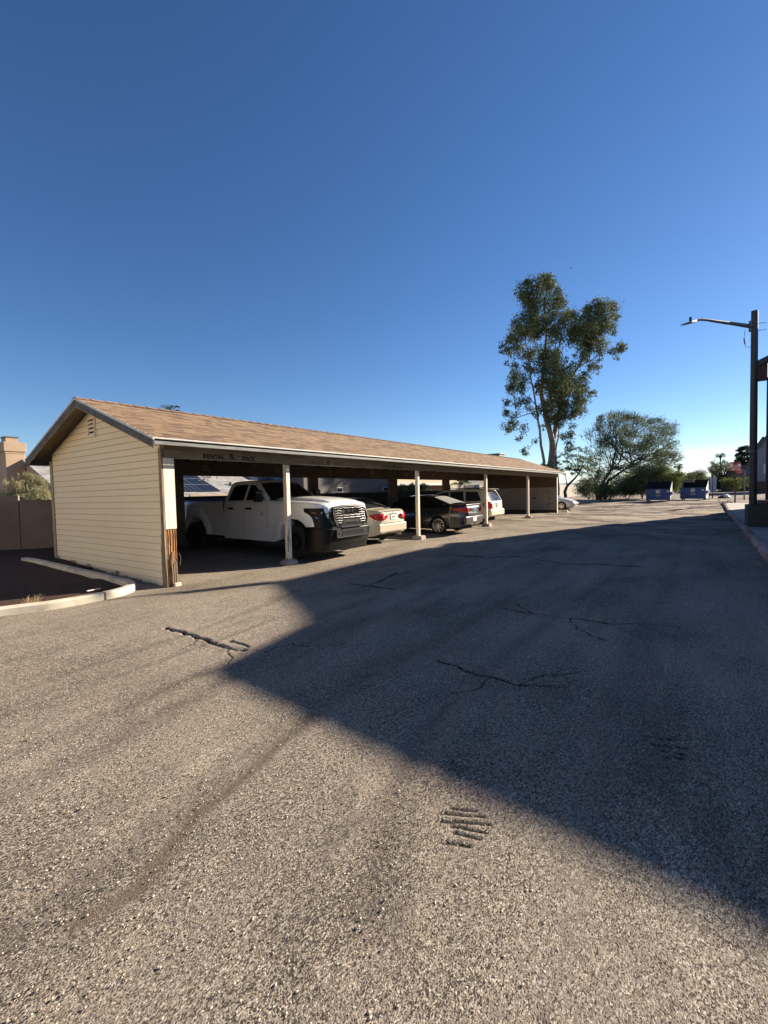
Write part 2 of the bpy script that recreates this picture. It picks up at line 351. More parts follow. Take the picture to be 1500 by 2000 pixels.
def build_ground():
    xs = axis([(-600,-60,60),(-60,-10,5),(-10,-4,.3),(-4,-3,.02),(-3,-1.5,.01),(-1.5,2.5,.02),(2.5,9,.035),(9,22,.09),(22,45,.25),(45,160,2),(160,800,40),(800,6000,400)])
    ys = axis([(-3000,-200,400),(-200,-40,20),(-40,-11,1.5),(-11,-9.2,.1),(-9.2,-8.1,.022),(-8.1,-6.6,.01),(-6.6,-2,.022),(-2,1.2,.035),(1.2,12,.3),(12,60,3),(60,200,20),(200,3000,400)])
    X, Y = np.meshgrid(xs, ys); sh = X.shape
    Z = gz(X, Y)
    near = ((X > -6) & (X < 60) & (Y > -12) & (Y < 4)).astype(float)
    amp = np.clip((X+2)/20, .35, 1.6)
    # worn, gently rutted asphalt: long undulations along the lane, dips, patches
    Z += near*(.007*amp*(vnoise(X*.35, Y, .8, 3)-.5) + .014*(vnoise(X, Y, 2.3, 5)-.5) + .006*amp*(vnoise(X*.5, Y, .30, 9)-.5) + .006*(vnoise(X, Y, .15, 11)-.5))
    far = ((X > 14) & (X < 60) & (Y > -9.2) & (Y < 3)).astype(float)
    Z += far*(.09*(vnoise(X*.9, Y*.5, 1.6, 21)-.5)+.05*(vnoise(X, Y*.5, .7, 22)-.5))
    cr = np.zeros(sh); du = np.zeros(sh)
    reg = (X > -4.2) & (X < 14) & (Y > -9.2) & (Y < .5)
    xr, yr = X[reg], Y[reg]
    jx = xr + .05*(vnoise(xr, yr, .13, 31)-.5) + .03*(vnoise(xr, yr, .05, 33)-.5); jy = yr + .05*(vnoise(xr, yr, .13, 32)-.5) + .03*(vnoise(xr, yr, .05, 34)-.5)
    cz = np.zeros(xr.shape); cc = np.zeros(xr.shape); dd = np.zeros(xr.shape)
    cracks = [([(322,1225),(350,1233),(388,1244),(415,1256),(446,1266),(480,1268)], .024, .036),
              ([(425,1257),(452,1252),(466,1257),(486,1263)], .016, .026),
              ([(684,1139),(716,1143),(768,1150)], .05, .03), ([(704,1147),(740,1136),(775,1119)], .035, .02),
              ([(985,1188),(1040,1198),(1110,1206),(1205,1218)], .03, .03),
              ([(858,1288),(900,1305),(960,1322),(1010,1336),(1100,1341)], .02, .022),
              ([(620,1262),(560,1258),(520,1272),(486,1266)], .010, .012), ([(388,1244),(372,1258),(350,1270)], .009, .010), ([(446,1266),(452,1285),(440,1303)], .008, .008), ([(1110,1206),(1128,1228),(1180,1250)], .012, .014), ([(1040,1198),(1010,1180),(960,1172)], .014, .014), ([(960,1322),(930,1345),(880,1352)], .010, .012), ([(1010,1336),(1060,1318),(1130,1312)], .010, .010), ([(1205,1218),(1260,1216),(1330,1226)], .016, .012),
              ([(890,1084),(960,1088),(1010,1086)], .06, .02), ([(1160,1100),(1200,1103),(1250,1106)], .06, .02),
              ([(1000,1085),(1100,1100),(1160,1102)], .03, .012)]
    for pl, w, dep in cracks:
        P = [G(*p) for p in pl]; d = seg_dist(jx, jy, P)
        k = np.exp(-(d/w)**2); cz -= dep*k; cc = np.maximum(cc, k)
        cz += .12*dep*np.exp(-((d-2.6*w)/(1.4*w))**2)
    for pl in [[(862,1590),(945,1598)],[(860,1605),(955,1612)],[(880,1615),(950,1628)],[(885,1628),(935,1640)],[(865,1647),(915,1655)],[(880,1580),(930,1586)],
               [(1262,1436),(1330,1446)],[(1270,1450),(1342,1462)],[(1290,1464),(1350,1475)],[(1300,1476),(1340,1482)]]:
        d = seg_dist(xr+.25*(jx-xr), yr+.25*(jy-yr), [G(*p) for p in pl]); k = np.exp(-(d/.009)**2); cz -= .011*k; cc = np.maximum(cc, 1.0*k)
    d = seg_dist(xr + .1*(vnoise(xr, yr, .3, 41)-.5), yr+.1*(vnoise(xr, yr, .3, 42)-.5), [G(*p) for p in [(618,1397),(540,1452),(468,1522),(385,1592),(340,1652),(250,1745),(150,1810)]])
    k = np.exp(-(d/.05)**2); dd = np.maximum(dd, k*1.05); cz -= .006*k
    d2 = seg_dist(xr, yr, [G(*p) for p in [(720,1300),(850,1260),(980,1180),(1100,1150)]]); dd = np.maximum(dd, .4*np.exp(-(d2/.12)**2))
    tk = np.zeros(xr.shape)
    for pl, w in [([(-4.3,-4.95),(-2.9,-4.75),(-1.4,-4.55),(1,-4.5),(4,-4.4),(9,-4.0),(14,-3.6)], .10), ([(-4.2,-4.45),(-2.5,-4.28),(-.7,-3.95),(2,-3.85),(6,-3.3),(12,-2.2)], .09), ([(-4.2,-6.0),(-2.5,-5.7),(0,-5.75),(4,-5.7),(9,-5.5),(14,-5.4)], .11),
                  ([(-4.2,-3.3),(-2.6,-3.1),(-.9,-2.9),(1,-2.4)], .07), ([(-3.2,-7.15),(-2.4,-6.75),(-1.2,-6.5),(2,-6.6),(8,-7)], .10), ([(-1.4,-8),(1,-7.6),(5,-7.7),(12,-7.6)], .12), ([(-4.2,-3.75),(-2.6,-3.62),(-.4,-3.4)], .05)]:
        d = seg_dist(xr, yr + .08*(vnoise(xr*.5, yr, .6, 61)-.5), pl); tk = np.maximum(tk, np.exp(-(d/w)**2)); cz -= .007*np.exp(-(d/w)**2); cz += .004*np.exp(-((d-1.9*w)/(.6*w))**2)
    tr = np.zeros(sh); tr[reg] = tk
    Z[reg] += cz; cr[reg] = cc; du[reg] = dd
    # soil of the planting bed and the raised pavement are separate sheets; keep the lot below them
    nx, ny = len(xs), len(ys)
    idx = np.arange(nx*ny).reshape(ny, nx)
    faces = np.stack([idx[:-1, :-1], idx[:-1, 1:], idx[1:, 1:], idx[1:, :-1]], -1).reshape(-1, 4)
    t = NT('asphalt')
    at_ = t.node('Attribute'); at_.attribute_name = 'wear'; sp = t.node('SeparateColor'); t.l.new(at_.outputs['Color'], sp.inputs[0])
    crk, dst, trk = sp.outputs[0], sp.outputs[1], sp.outputs[2]
    pos = t.geo.outputs['Position']
    # pale dusty mat of small stone with dark gaps and stone shadows painted along the sun
    sunrot = t.coord('pos', (.62, 1.0, 1.0), (0, 0, .485))
    region = t.noise(.75, t.coord('pos', (.6, 1, 1)), 5, .6); streak = t.noise(1, t.coord('pos', (.20, 1.9, 1)), 6, .65)
    n1 = t.noise(185, sunrot, 3, .55); n2 = t.noise(330, sunrot, 2, .5); n3 = t.noise(64, sunrot, 4, .6)
    open_ = t.math('ADD', t.math('MULTIPLY', region, .55), t.math('MULTIPLY', streak, .45))      # how open the texture is
    gap = t.math('SUBTRACT', t.math('ADD', n1, t.math('MULTIPLY', n3, .55)), t.math('MULTIPLY', open_, .62))
    g1 = t.ramp(gap, [(.38, 1), (.44, 0)]); g2 = t.ramp(n2, [(.40, .75), (.52, 0)])
    vc = t.vor(150, sunrot, out='Color'); sv = t.node('SeparateColor'); t.l.new(vc, sv.inputs[0])
    col = t.ramp(sv.outputs[0], [(0, (.20, .165, .125)), (.3, (.31, .26, .20)), (.7, (.42, .36, .28)), (1, (.66, .59, .48))])
    col = t.mix(t.ramp(t.noise(.5, det=4), [(.4, 0), (.7, .35)]), col, (.40, .325, .235))
    col = t.mix(t.math('MULTIPLY', g2, .65), col, (.12, .098, .08))
    col = t.mix(t.ramp(streak, [(.32, .5), (.49, 0)]), col, (.16, .13, .11)); col = t.mix(t.ramp(streak, [(.56, 0), (.75, .3)]), col, (.52, .45, .35))
    col = t.mix(t.math('MULTIPLY', g1, .86), col, (.035, .030, .027))
    col = t.mix(t.math('MULTIPLY', trk, t.ramp(t.noise(7, t.coord('pos', (.5, 1, 1)), 5, .7), [(.35, .12), (.65, .5)])), col, (.13, .105, .09))
    tar = t.ramp(t.noise(1.6, t.coord('pos', (.35, 1.1, 1)), 6, .7, .6), [(.56, 0), (.70, .5)]); col = t.mix(tar, col, (.10, .085, .075))
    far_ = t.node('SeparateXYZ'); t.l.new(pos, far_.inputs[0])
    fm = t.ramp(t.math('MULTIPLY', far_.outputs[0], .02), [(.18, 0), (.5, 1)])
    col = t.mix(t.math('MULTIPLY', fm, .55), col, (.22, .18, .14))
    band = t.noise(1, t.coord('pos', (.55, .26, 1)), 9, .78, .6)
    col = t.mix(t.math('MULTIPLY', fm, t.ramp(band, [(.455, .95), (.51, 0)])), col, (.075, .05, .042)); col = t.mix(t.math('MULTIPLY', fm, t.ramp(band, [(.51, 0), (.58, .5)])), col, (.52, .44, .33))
    col = t.mix(t.math('MULTIPLY', dst, .85), col, t.mix(t.noise(150, det=3), (.12, .095, .066), (.20, .16, .115)))
    col = t.mix(t.math('MULTIPLY', t.ramp(t.math('MULTIPLY', crk, t.math('ADD', n3, .55)), [(.25, 0), (.75, 1)]), .88), col, (.022, .018, .016))
    h = t.math('SUBTRACT', t.math('ADD', t.math('MULTIPLY', n1, 1.0), t.math('MULTIPLY', sv.outputs[1], .25)), t.math('MULTIPLY', g1, .5))
    b1 = t.bump(h, .0065, 1.0); b2 = t.bump(t.noise(14, det=5, rough=.65), .02, .5, b1)
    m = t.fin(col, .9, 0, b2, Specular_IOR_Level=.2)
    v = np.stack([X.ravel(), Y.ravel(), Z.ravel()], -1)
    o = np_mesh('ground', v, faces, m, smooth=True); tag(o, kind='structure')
    ca = o.data.color_attributes.new('wear', 'FLOAT_COLOR', 'POINT')
    arr = np.zeros((len(v), 4), np.float32); arr[:, 0] = cr.ravel(); arr[:, 1] = du.ravel(); arr[:, 2] = tr.ravel(); arr[:, 3] = 1
    ca.data.foreach_set('color', arr.ravel())
    return o
build_ground()
# loose bits of gravel lying on the lot
def gravel():
    n = 42000; rng = np.random.default_rng(4); vs = []; fs = []
    X = -4.3+11*rng.random(n)**1.5; Y = rng.uniform(-9, -.3, n); S = .0025+.0055*rng.random(n)**2
    S[:120] *= 1.7
    base = np.array([(1,0,0),(0,1,0),(-1,0,0),(0,-1,0),(0,0,.7),(0,0,-.7)], float); tri = np.array([(0,1,4),(1,2,4),(2,3,4),(3,0,4),(1,0,5),(2,1,5),(3,2,5),(0,3,5)])
    keep = vnoise(X*.5, Y, .5, 77)*.6+vnoise(X, Y, .12, 78)*.4 > .42; X, Y, S = X[keep], Y[keep], S[keep]
    for i in range(len(X)):
        a = rng.uniform(0, 6.28); R = np.array([[math.cos(a), -math.sin(a), 0], [math.sin(a), math.cos(a), 0], [0, 0, 1]])
        p = (base*rng.uniform(.6, 1.2, (6, 1)))@R.T*S[i]*np.array([1.2, .9, .8]) + [X[i], Y[i], S[i]*.3 + .002]
        vs.append(p); fs.append(tri+6*i)
    o = np_mesh('gravel', np.concatenate(vs), np.concatenate(fs), simple('loose_stone', (.42, .36, .28), .85, 0, .5, 60))
    tag(o, kind='stuff', label='loose bits of gravel scattered over the worn asphalt', cat='gravel')
gravel()
# ------------------------------------------------------------------ planting bed with its concrete kerb
KPTS = [G(-260,1222,.02), G(-120,1214,.02), G(0,1201,.02), G(110,1190,.02), G(200,1171,.02), G(240,1163,.02)]
def bed():
    # outer edge of the kerb in plan, from off-frame left round the corner and back along the gable
    a = [(-9, 3.0), (-6.4, 1.55), (-4.4, .72), (-3.3, .38), (-2.43, .17), (-1.85, -.02), (-1.3, -.06), (-1.0, -.05), (-.74, .03), (-.52, .18), (-.38, .40), (-.33, .68)]
    b = [(-.34, 1.1), (-.36, 1.7), (-.38, 2.6), (-.42, 3.8), (-.46, 4.9), (-.52, 5.5)]
    pts = [Vector((*p, 0)) for p in a+b]
    # smooth
    cr = []
    for i in range(len(pts)-1):
        p0, p1, p2, p3 = pts[max(i-1, 0)], pts[i], pts[i+1], pts[min(i+2, len(pts)-1)]
        for k in range(6):
            t = k/6; cr.append(.5*((2*p1)+(p2-p0)*t+(2*p0-5*p1+4*p2-p3)*t*t+(3*p1-p0-3*p2+p3)*t**3))
    cr.append(pts[-1]); W = .15
    inner = []
    for i, p in enumerate(cr):
        d = (cr[min(i+1, len(cr)-1)]-cr[max(i-1, 0)]).normalized(); n = Vector((-d.y, d.x, 0)); inner.append(p+n*W)
    # the kerb is cast in two long pieces parted by a crack at px (205,1163)
    cut = min(range(len(cr)), key=lambda i: (cr[i]-Vector((-1.12, -.04, 0))).length)
    prof = [(0, -.12), (0, .10), (.02, .125), (.13, .125), (.15, .11), (.15, -.12)]
    def piece(i0, i1, sh):
        mb = MB(); vs = []; n = len(prof)
        for i in range(i0, i1+1):
            d = (inner[i]-cr[i]).normalized(); g = gzf(cr[i].x, max(cr[i].y, 0))
            low = max(0., 1-abs(i-len(cr)*.8)/30)*0
            for (u, z) in prof:
                q = cr[i]+d*(u+sh); vs.append((q.x, q.y, g+z-low))
        fs = [(i*n+k, i*n+(k+1) % n, (i+1)*n+(k+1) % n, (i+1)*n+k) for i in range(i1-i0) for k in range(n)] + [tuple(range(n)), tuple(range((i1-i0)*n, (i1-i0+1)*n))[::-1]]
        mb.add(vs, fs); return mb
    k1 = thing('kerb', (0,0,0), 'pale curved concrete kerb edging the planting bed beside the siding gable', 'kerb')
    piece(0, cut-0, 0).build('kerb_section', MT['kerb'], k1, 30)
    piece(cut+1, len(cr)-1, .012).build('kerb_section', MT['kerb'], k1, 30)
    # soil
    poly = [(p.x, p.y) for p in inner] + [(-.55, 5.55), (1.4, 5.55), (1.5, 7.2), (0, 8.3), (-2.6, 9.7), (-12, 15), (-12, 4)]
    mb = MB(); bm = bmesh.new(); vs = [bm.verts.new((x, y, 0)) for x, y in poly]; f = bm.faces.new(vs)
    bmesh.ops.triangulate(bm, faces=[f]); bmesh.ops.subdivide_edges(bm, edges=bm.edges[:], cuts=5, use_grid_fill=True)
    for v in bm.verts:
        v.co.z = gzf(v.co.x, max(v.co.y, 0)) + .045 + .05*(float(vnoise(np.array(v.co.x), np.array(v.co.y), .5, 5))-.5)
    me = bpy.data.meshes.new('soil'); bm.to_mesh(me); bm.free(); me.materials.append(MT['soil'])
    for p in me.polygons: p.use_smooth = True
    o = bpy.data.objects.new('soil', me); link(o); tag(o, kind='structure')
    # dry straw tuft by the kerb, white scrap
    m = MB(); rng = random.Random(3); c = Vector((-2.02, .36, .04))
    for _ in range(90):
        a = rng.uniform(0, 6.28); l = rng.uniform(.05, .20); sp = rng.uniform(.1, .9)
        p = c+Vector((rng.uniform(-.09, .09), rng.uniform(-.06, .06), 0)); q = p+Vector((math.cos(a)*sp*l+.04, math.sin(a)*sp*l, l))
        w = Vector((-math.sin(a), math.cos(a), 0))*.003
        m.add([p-w, p+w, (p+q)/2+w+Vector((0,0,.01)), q, (p+q)/2-w+Vector((0,0,.01))], [(0,1,2,3,4)])
    tag(m.build('dry_grass_tuft', MT['straw']), 'dry straw coloured grass tuft growing just inside the curved kerb', 'grass tuft')
    m = MB(); m.box(-1.16, -.93, .52, .56, .09, .105, .15); tag(m.build('wood_scrap', MT['post'], bevel=.003), 'small pale strip of scrap wood lying in the dark bed', 'scrap')
bed()
# ------------------------------------------------------------------ carport
L, W, SB, BB = 27.51, 5.28, 3.08, 6.1
HB, HR, HE, OE, OG = 2.425, 3.83, 2.734, .45, .40
def carport():
    cp = thing('carport', (0,0,0), 'long open fronted carport with brown shingle roof and cream siding gable', 'carport')
    yz = lambda x: (lambda a, b, t: (x+t, a, b))
    slope = (HR-HE)/(W/2+OE)
    top = lambda y: HR - abs(y-W/2)*slope
    # --- gable wall, lap siding
    wall = MB(); gap = MB(); bh = .1325
    z = .02; i = 0
    while z < HR-.2:
        z1 = z+bh
        ymin, ymax = 0.07, W-.10
        def clipy(zz):  # siding stops under the roof deck
            lim = (HR-.10-zz)/slope
            return max(ymin, W/2-lim), min(ymax, W/2+lim)
        a0, b0 = clipy(z); a1, b1 = clipy(z1)
        if a0 >= b0: break
        if a1 >= b1: a1 = b1 = W/2
        g0 = .0
        sag = .004*math.sin(i*1.7)
        vs = [(-.022, a0, z+sag), (-.022, b0, z-sag), (-.010, b1, z1-sag), (-.010, a1, z1+sag), (0.02, a0, z+sag), (0.02, b0, z-sag), (0.02, b1, z1), (0.02, a1, z1)]
        wall.add(vs, [(0,3,2,1), (0,1,5,4), (4,5,6,7), (0,4,7,3), (1,2,6,5)])
        gap.box(-.0225, -.012, a0, b0, z-.005, z+.002)  # dark strip stands in for the shade line under each lap
        z = z1; i += 1
    w = wall.build('gable_siding', MT['cream'], cp); gap.build('lap_shade_strips', MT['lap_shade'], w)
    # footing strip showing in chipped bits under the siding
    mb = MB()
    for k in range(26):
        y = .15+k*.195; hgt = random.uniform(.0, .05) if random.random() < .7 else .1
        mb.box(-.035, -.012, y, y+random.uniform(.1, .19), -.05, gzf(0, y)+hgt)
    mb.build('sill_debris', MT['trim'], cp)
    # vent
    v = MB(); y0, y1, z0, z1 = 2.66, 2.95, 3.08, 3.44
    v.box(-.055, -.02, y0-.03, y0, z0-.03, z1+.03); v.box(-.055, -.02, y1, y1+.03, z0-.03, z1+.03); v.box(-.055, -.02, y0, y1, z1, z1+.03); v.box(-.055, -.02, y0, y1, z0-.03, z0)
    vv = v.build('gable_vent', MT['cream'], cp)
    v = MB()
    for k in range(4):
        zz = z0+.01+k*.09; v.add([(-.05, y0, zz), (-.05, y1, zz), (-.026, y1, zz+.05), (-.026, y0, zz+.05), (-.047, y0, zz-.008), (-.047, y1, zz-.008), (-.023, y1, zz+.042), (-.023, y0, zz+.042)], [(0,1,2,3), (4,7,6,5), (0,4,5,1), (2,6,7,3)])
    v.build('louvre', MT['post'], vv)
    v = MB(); v.box(-.0215, -.0205, y0, y1, z0, z1); v.build('vent_opening', MT['under'], vv)
    # --- corner trims
    m = MB()
    m.add([(-.035, -.012, -.0), (.0, -.012, 0), (.0, .085, 0), (-.035, .085, 0), (-.035, -.012, 2.6), (0, -.012, 2.6), (0, .085, 2.6), (-.035, .085, 2.6)], [(0,3,2,1), (4,5,6,7), (0,1,5,4), (1,2,6,5), (2,3,7,6), (3,0,4,7)])
    m.build('corner_trim', MT['grey_wood'], cp)
    m = MB(); m.box(-.04, -.012, W-.11, W+.03, .12, 2.65); m.box(-.012, .10, W-.1+.1, W+.03, .12, 2.65); m.build('corner_trim', MT['trim'], cp, bevel=.004)
    # front corner post: cream board above, split rotten timber below
    m = MB(); m.box(.002, .215, -.012, .10, 1.09, HB); m.build('corner_board', MT['post'], cp, bevel=.004)
    m = MB(); rng = random.Random(5)
    for k in range(11):
        x = .0+.215*k/11; ww = .215/11*rng.uniform(.7, 1.9); yo = rng.uniform(-.004, .03)
        zt = 1.10+rng.uniform(-.03, .0); zb = rng.choice([.0, .02, .1, .22]) if k % 3 else .0; dx = rng.uniform(-.01, .012)
        m.add([(x+dx, yo, zb), (x+ww+dx, yo+rng.uniform(-.008, .008), zb+rng.uniform(-.05, .08)), (x+ww, yo+.01, zt), (x, yo, zt), (x+dx, yo+.06, zb), (x+ww+dx, yo+.06, zb+.03), (x+ww, yo+.07, zt), (x, yo+.06, zt)],
              [(0,3,2,1), (4,5,6,7), (0,1,5,4), (1,2,6,5), (2,3,7,6), (3,0,4,7)])
    m.build('rotten_post_base', MT['rot'], cp)
    m = MB()
    for k in range(9):
        x = rng.uniform(-.05, .24); zt = rng.uniform(.3, .75); m.bar((x, rng.uniform(-.035, -.01), 0.0), (x+rng.uniform(-.02, .03), -.005, zt), rng.uniform(.006, .016), rng.uniform(.005, .012), (0,1,0))
    m.bar((.235, -.0, .62), (.262, -.02, .55), .012, .006); m.bar((.262, -.02, .55), (.25, -.01, .38), .014, .006)
    for k in range(10):   # splinters down the gable side of the corner
        y = .0+.011*k; m.bar((-.045+rng.uniform(-.008, .01), y, -.02), (-.038, y+.004, rng.uniform(.4, 1.5)), .012, .012, (1,0,0))
    m.build('splinter', MT['grey_wood'], cp)
    m = MB(); m.box(.09, .22, -.085, -.02, -.03, .065); m.build('post_footing', MT['kerb'], cp, bevel=.012)
    # --- inner frame
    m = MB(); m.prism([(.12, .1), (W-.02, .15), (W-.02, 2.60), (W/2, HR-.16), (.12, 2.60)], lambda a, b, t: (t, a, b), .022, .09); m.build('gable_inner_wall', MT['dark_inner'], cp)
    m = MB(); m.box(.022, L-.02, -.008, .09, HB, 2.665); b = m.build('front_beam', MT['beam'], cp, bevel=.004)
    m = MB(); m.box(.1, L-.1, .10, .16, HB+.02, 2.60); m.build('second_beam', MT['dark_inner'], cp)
    # stencilled bay texts
    R = Matrix.Rotation(PI/2, 4, 'X')
    def st(body, x, z, size, mat, sx=1.0): text_obj('stencil_text', body, size, mat, b, Matrix.Translation((x, -.0085, z)) @ R, .0004, .0045, 0, sx)
    st('RENTAL', 1.08, 2.495, .112, MT['stencil'], 1.12); st('B', 1.50, 2.515, .165, MT['stencil'], .95); st('2', 1.575, 2.475, .06, MT['stencil'], 1); st('SPACE', 1.93, 2.49, .105, MT['stencil'], 1.05)
    st('RENTAL', 4.11, 2.495, .105, MT['stencil2'], 1.1); st('B', 4.52, 2.505, .14, MT['stencil'], 1); st('SPACE', 4.92, 2.49, .10, MT['stencil2'], 1.1)
    st('RENTAL', 7.25, 2.495, .10, MT['stencil2'], 1.1); st('B', 7.64, 2.50, .14, MT['stencil'], 1.1); st('SPACE', 7.98, 2.49, .095, MT['stencil2'], 1.0)
    st('B B', 10.78, 2.50, .12, MT['stencil2'], 1.2); st('B 1', 13.5, 2.505, .11, MT['stencil2'], 1.1)
    st('B B', 20.1, 2.52, .12, MT['stencil2'], 1.2)
    # --- posts with steel plate and cast footing
    for k in range(4):
        x = SB+BB*k; g = gzf(x, 0)
        m = MB(); m.box(x-.056, x+.056, 0, .112, g+.09, HB); p = m.build('post', MT['post'], cp, bevel=.005)
        m = MB(); m.box(x-.11, x+.11, -.016, -.009, HB-.03, HB+.19); m.box(x-.075, x+.075, -.012, .12, HB-.012, HB-.001); m.build('post_plate', MT['beam'], p)
        m = MB()
        if k == 0:
            m.lathe([(.0, -.05), (.225, -.05), (.235, .05), (.20, .10), (.11, .135), (0, .14)], lambda a, c, h, x=x, g=g: (x+a*.95, .06+c, g+h-.02), 14)
            m.build('post_footing', MT['footing'], p, 50)
        else:
            m.add([(x-.16, -.16, -.05), (x+.17, -.18, -.05), (x+.17, .22, -.05), (x-.2, .22, -.05), (x-.13, -.13, .12), (x+.15, -.15, .13), (x+.14, .2, .13), (x-.15, .2, .12)],
                  [(0,3,2,1), (4,5,6,7), (0,1,5,4), (1,2,6,5), (2,3,7,6), (3,0,4,7)]); m.build('post_footing', MT['footing'], p, bevel=.02)
        m = MB()
        for a, c in ((-.12, -.02), (.12, -.02)): m.tube([(x+a, c, g+.06), (x+a, c, g+.16)], .009, 6)
        m.build('anchor_bolt', MT['rust'], p)
    m = MB(); x = SB; m.box(x-.04, x-.022, -.0025, .002, .55, .86); m.box(x-.012, x+.002, -.0025, .002, .42, .6); m.box(x-.058, x-.05, .0, .02, .3, .7); m.build('paint_chip', MT['rust'], cp)
    # --- roof
    th = .035
    def slab(name, ya, yb, mat, off, t, x0=-OG, x1=L+OG):
        mb = MB(); za, zb = top(ya)+off, top(yb)+off
        mb.add([(x0, ya, za-t), (x1, ya, za-t), (x1, yb, zb-t), (x0, yb, zb-t), (x0, ya, za), (x1, ya, za), (x1, yb, zb), (x0, yb, zb)], [(0,3,2,1), (4,5,6,7), (0,1,5,4), (1,2,6,5), (2,3,7,6), (3,0,4,7)])
        return mb
    # shingle courses, stepped, with random tab thickness
    for side in (0, 1):
        mb = MB(); rng = random.Random(side+2); crs = 24; run = W/2+OE
        for c in range(crs):
            d0 = run*c/crs; d1 = run*(c+1)/crs+.012; x = -OG-.012
            while x < L+OG:
                x1 = min(L+OG+.012, x+rng.choice([.15, .17, .3, .33, .45])); th_ = rng.uniform(.005, .013)
                for_ = lambda d: (-OE+d) if side == 0 else (W+OE-d)
                y0, y1 = for_(d0-.01), for_(d1); z0 = HE+slope*(d0-.01)+.002; z1_ = HE+slope*d1+.002
                xa, xb = x+.002, x1-.002
                mb.cur = rng.choice([0, 0, 1, 1, 2, 3]); mb.add([(xa, y0, z0+th_), (xb, y0, z0+th_), (xb, y1, z1_+.001), (xa, y1, z1_+.001), (xa, y0, z0-.004), (xb, y0, z0-.004)], [(0,1,2,3), (0,4,5,1)])
                x = x1
        mb.build('roof_shingles', MT['shingles'], cp)
    mb = MB(); n = 95
    for k in range(n):
        x0 = -OG-.01+(L+2*OG)*k/n; x1 = x0+(L+2*OG)/n+.06; zz = HR+.014
        for s in (-1, 1):
            mb.add([(x0, W/2, zz+.016), (x1, W/2, zz+.004), (x1, W/2+s*.15, zz-.15*slope-.004), (x0, W/2+s*.15, zz-.15*slope+.010), (x0, W/2, zz), (x0, W/2+s*.15, zz-.15*slope-.006)], [(0,1,2,3), (0,3,5,4)])
    mb.build('ridge_cap', MT['ridge'], cp)
    mb = slab('d', -OE, W/2, None, -.004, .03, -OG+.02, L+OG-.02); mb2 = slab('d', W/2, W+OE, None, -.004, .03, -OG+.02, L+OG-.02); mb.add(mb2.v, mb2.f)
    mb.build('soffit', MT['soffit'], cp)
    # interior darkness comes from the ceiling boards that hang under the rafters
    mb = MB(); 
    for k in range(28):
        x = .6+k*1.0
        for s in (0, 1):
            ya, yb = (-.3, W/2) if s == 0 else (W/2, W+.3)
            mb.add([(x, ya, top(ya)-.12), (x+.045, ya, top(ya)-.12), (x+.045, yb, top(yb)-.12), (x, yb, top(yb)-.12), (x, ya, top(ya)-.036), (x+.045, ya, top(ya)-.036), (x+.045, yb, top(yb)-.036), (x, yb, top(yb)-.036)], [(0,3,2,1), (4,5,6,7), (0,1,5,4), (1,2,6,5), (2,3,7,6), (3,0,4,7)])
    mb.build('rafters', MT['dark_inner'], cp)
    # eave: white drip edge, shadow gap, grey fascia board (front and back)
    m = MB(); m.box(-OG-.012, L+OG+.012, -OE-.022, -OE+.01, HE-.026, HE+.001); m.box(-OG-.012, L+OG+.012, W+OE-.01, W+OE+.022, HE-.032, HE+.001); m.build('drip_edge', MT['drip'], cp, bevel=.003)
    m = MB(); m.box(-OG, L+OG, -OE+.012, -OE+.03, HE-.06, HE-.034); m.build('shadow_strip', MT['under'], cp)
    m = MB(); m.box(-OG-.002, L-.5, -OE-.012, -OE+.011, HE-.122, HE-.062); m.box(L-.44, L+OG, -OE-.010, -OE+.011, HE-.12, HE-.062); m.build('fascia_board', MT['fascia'], cp, bevel=.004)
    m = MB(); m.box(-OG, L+OG, W+OE-.011, W+OE+.012, HE-.16, HE-.034); m.build('fascia_board', MT['rake'], cp)
    # rake boards
    for xx, xo in ((-OG, -1), (L+OG, 1)):
        m = MB(); d = MB(); t2 = MB()
        for s in (0, 1):
            ya, yb = (-OE-.02, W/2) if s == 0 else (W+OE+.02, W/2)
            for mb_, zt, zb, xa, xb in ((m, -.036, -.175, 0, .022), (d, .006, -.036, -.012, .02), (t2, -.175, -.19, .004, .03)):
                x0, x1 = xx+xo*xa*-1, xx-xo*xb
                vs = [(x, y, (top(y))+z) for x in (x0, x1) for y, z in ((ya, zb), (yb, zb), (yb, zt), (ya, zt))]
                mb_.add(vs, [(0,1,2,3), (7,6,5,4), (0,4,5,1), (1,5,6,2), (2,6,7,3), (3,7,4,0)])
        m.build('rake_board', MT['rake'], cp); d.build('rake_drip_edge', MT['drip'], cp); t2.build('rake_moulding', MT['trim'], cp)
    # --- back of the carport: header, panels/posts
    m = MB(); m.box(.1, L-.05, W-.10, W-.02, 2.36, 2.83); rb = m.build('rear_header', MT['inner'], cp)
    for x in (4.25, 7.3, 10.3, 13.4, 16.5, 19.5):
        m = MB()
        for k in range(6): m.box(x-.13, x+.13, W-.112, W-.101, 2.54+k*.03, 2.555+k*.03)
        m.build('header_vent', MT['trim'], rb)
    for x0, x1 in ((2.9, 3.45), (8.97, 9.52), (14.8, 15.55), (20.75, 21.6)):
        m = MB(); m.box(x0, x1, W-.14, W-.03, gzf(x0, W), 2.36); m.build('rear_post', MT['inner'], cp, bevel=.005)
    m = MB(); m.box(.1, 2.9, W-.08, W-.05, gzf(0, W), 2.36); m.build('rear_panel', MT['dark_inner'], cp)
    # --- far end wall
    m = MB(); m.box(L-.10, L-.02, .03, W, gzf(L, 2), 1.75); e = m.build('end_wall', MT['ply'], cp)
    m = MB(); k = 0; z = 1.75
    while z < HR-.3:
        y0, y1 = max(.03, W/2-(HR-.12-z)/slope), min(W, W/2+(HR-.12-z)/slope)
        m.box(L-.10-.004*(k % 2), L-.02-.004*(k % 2), y0, y1, z, z+.126); z += .125; k += 1
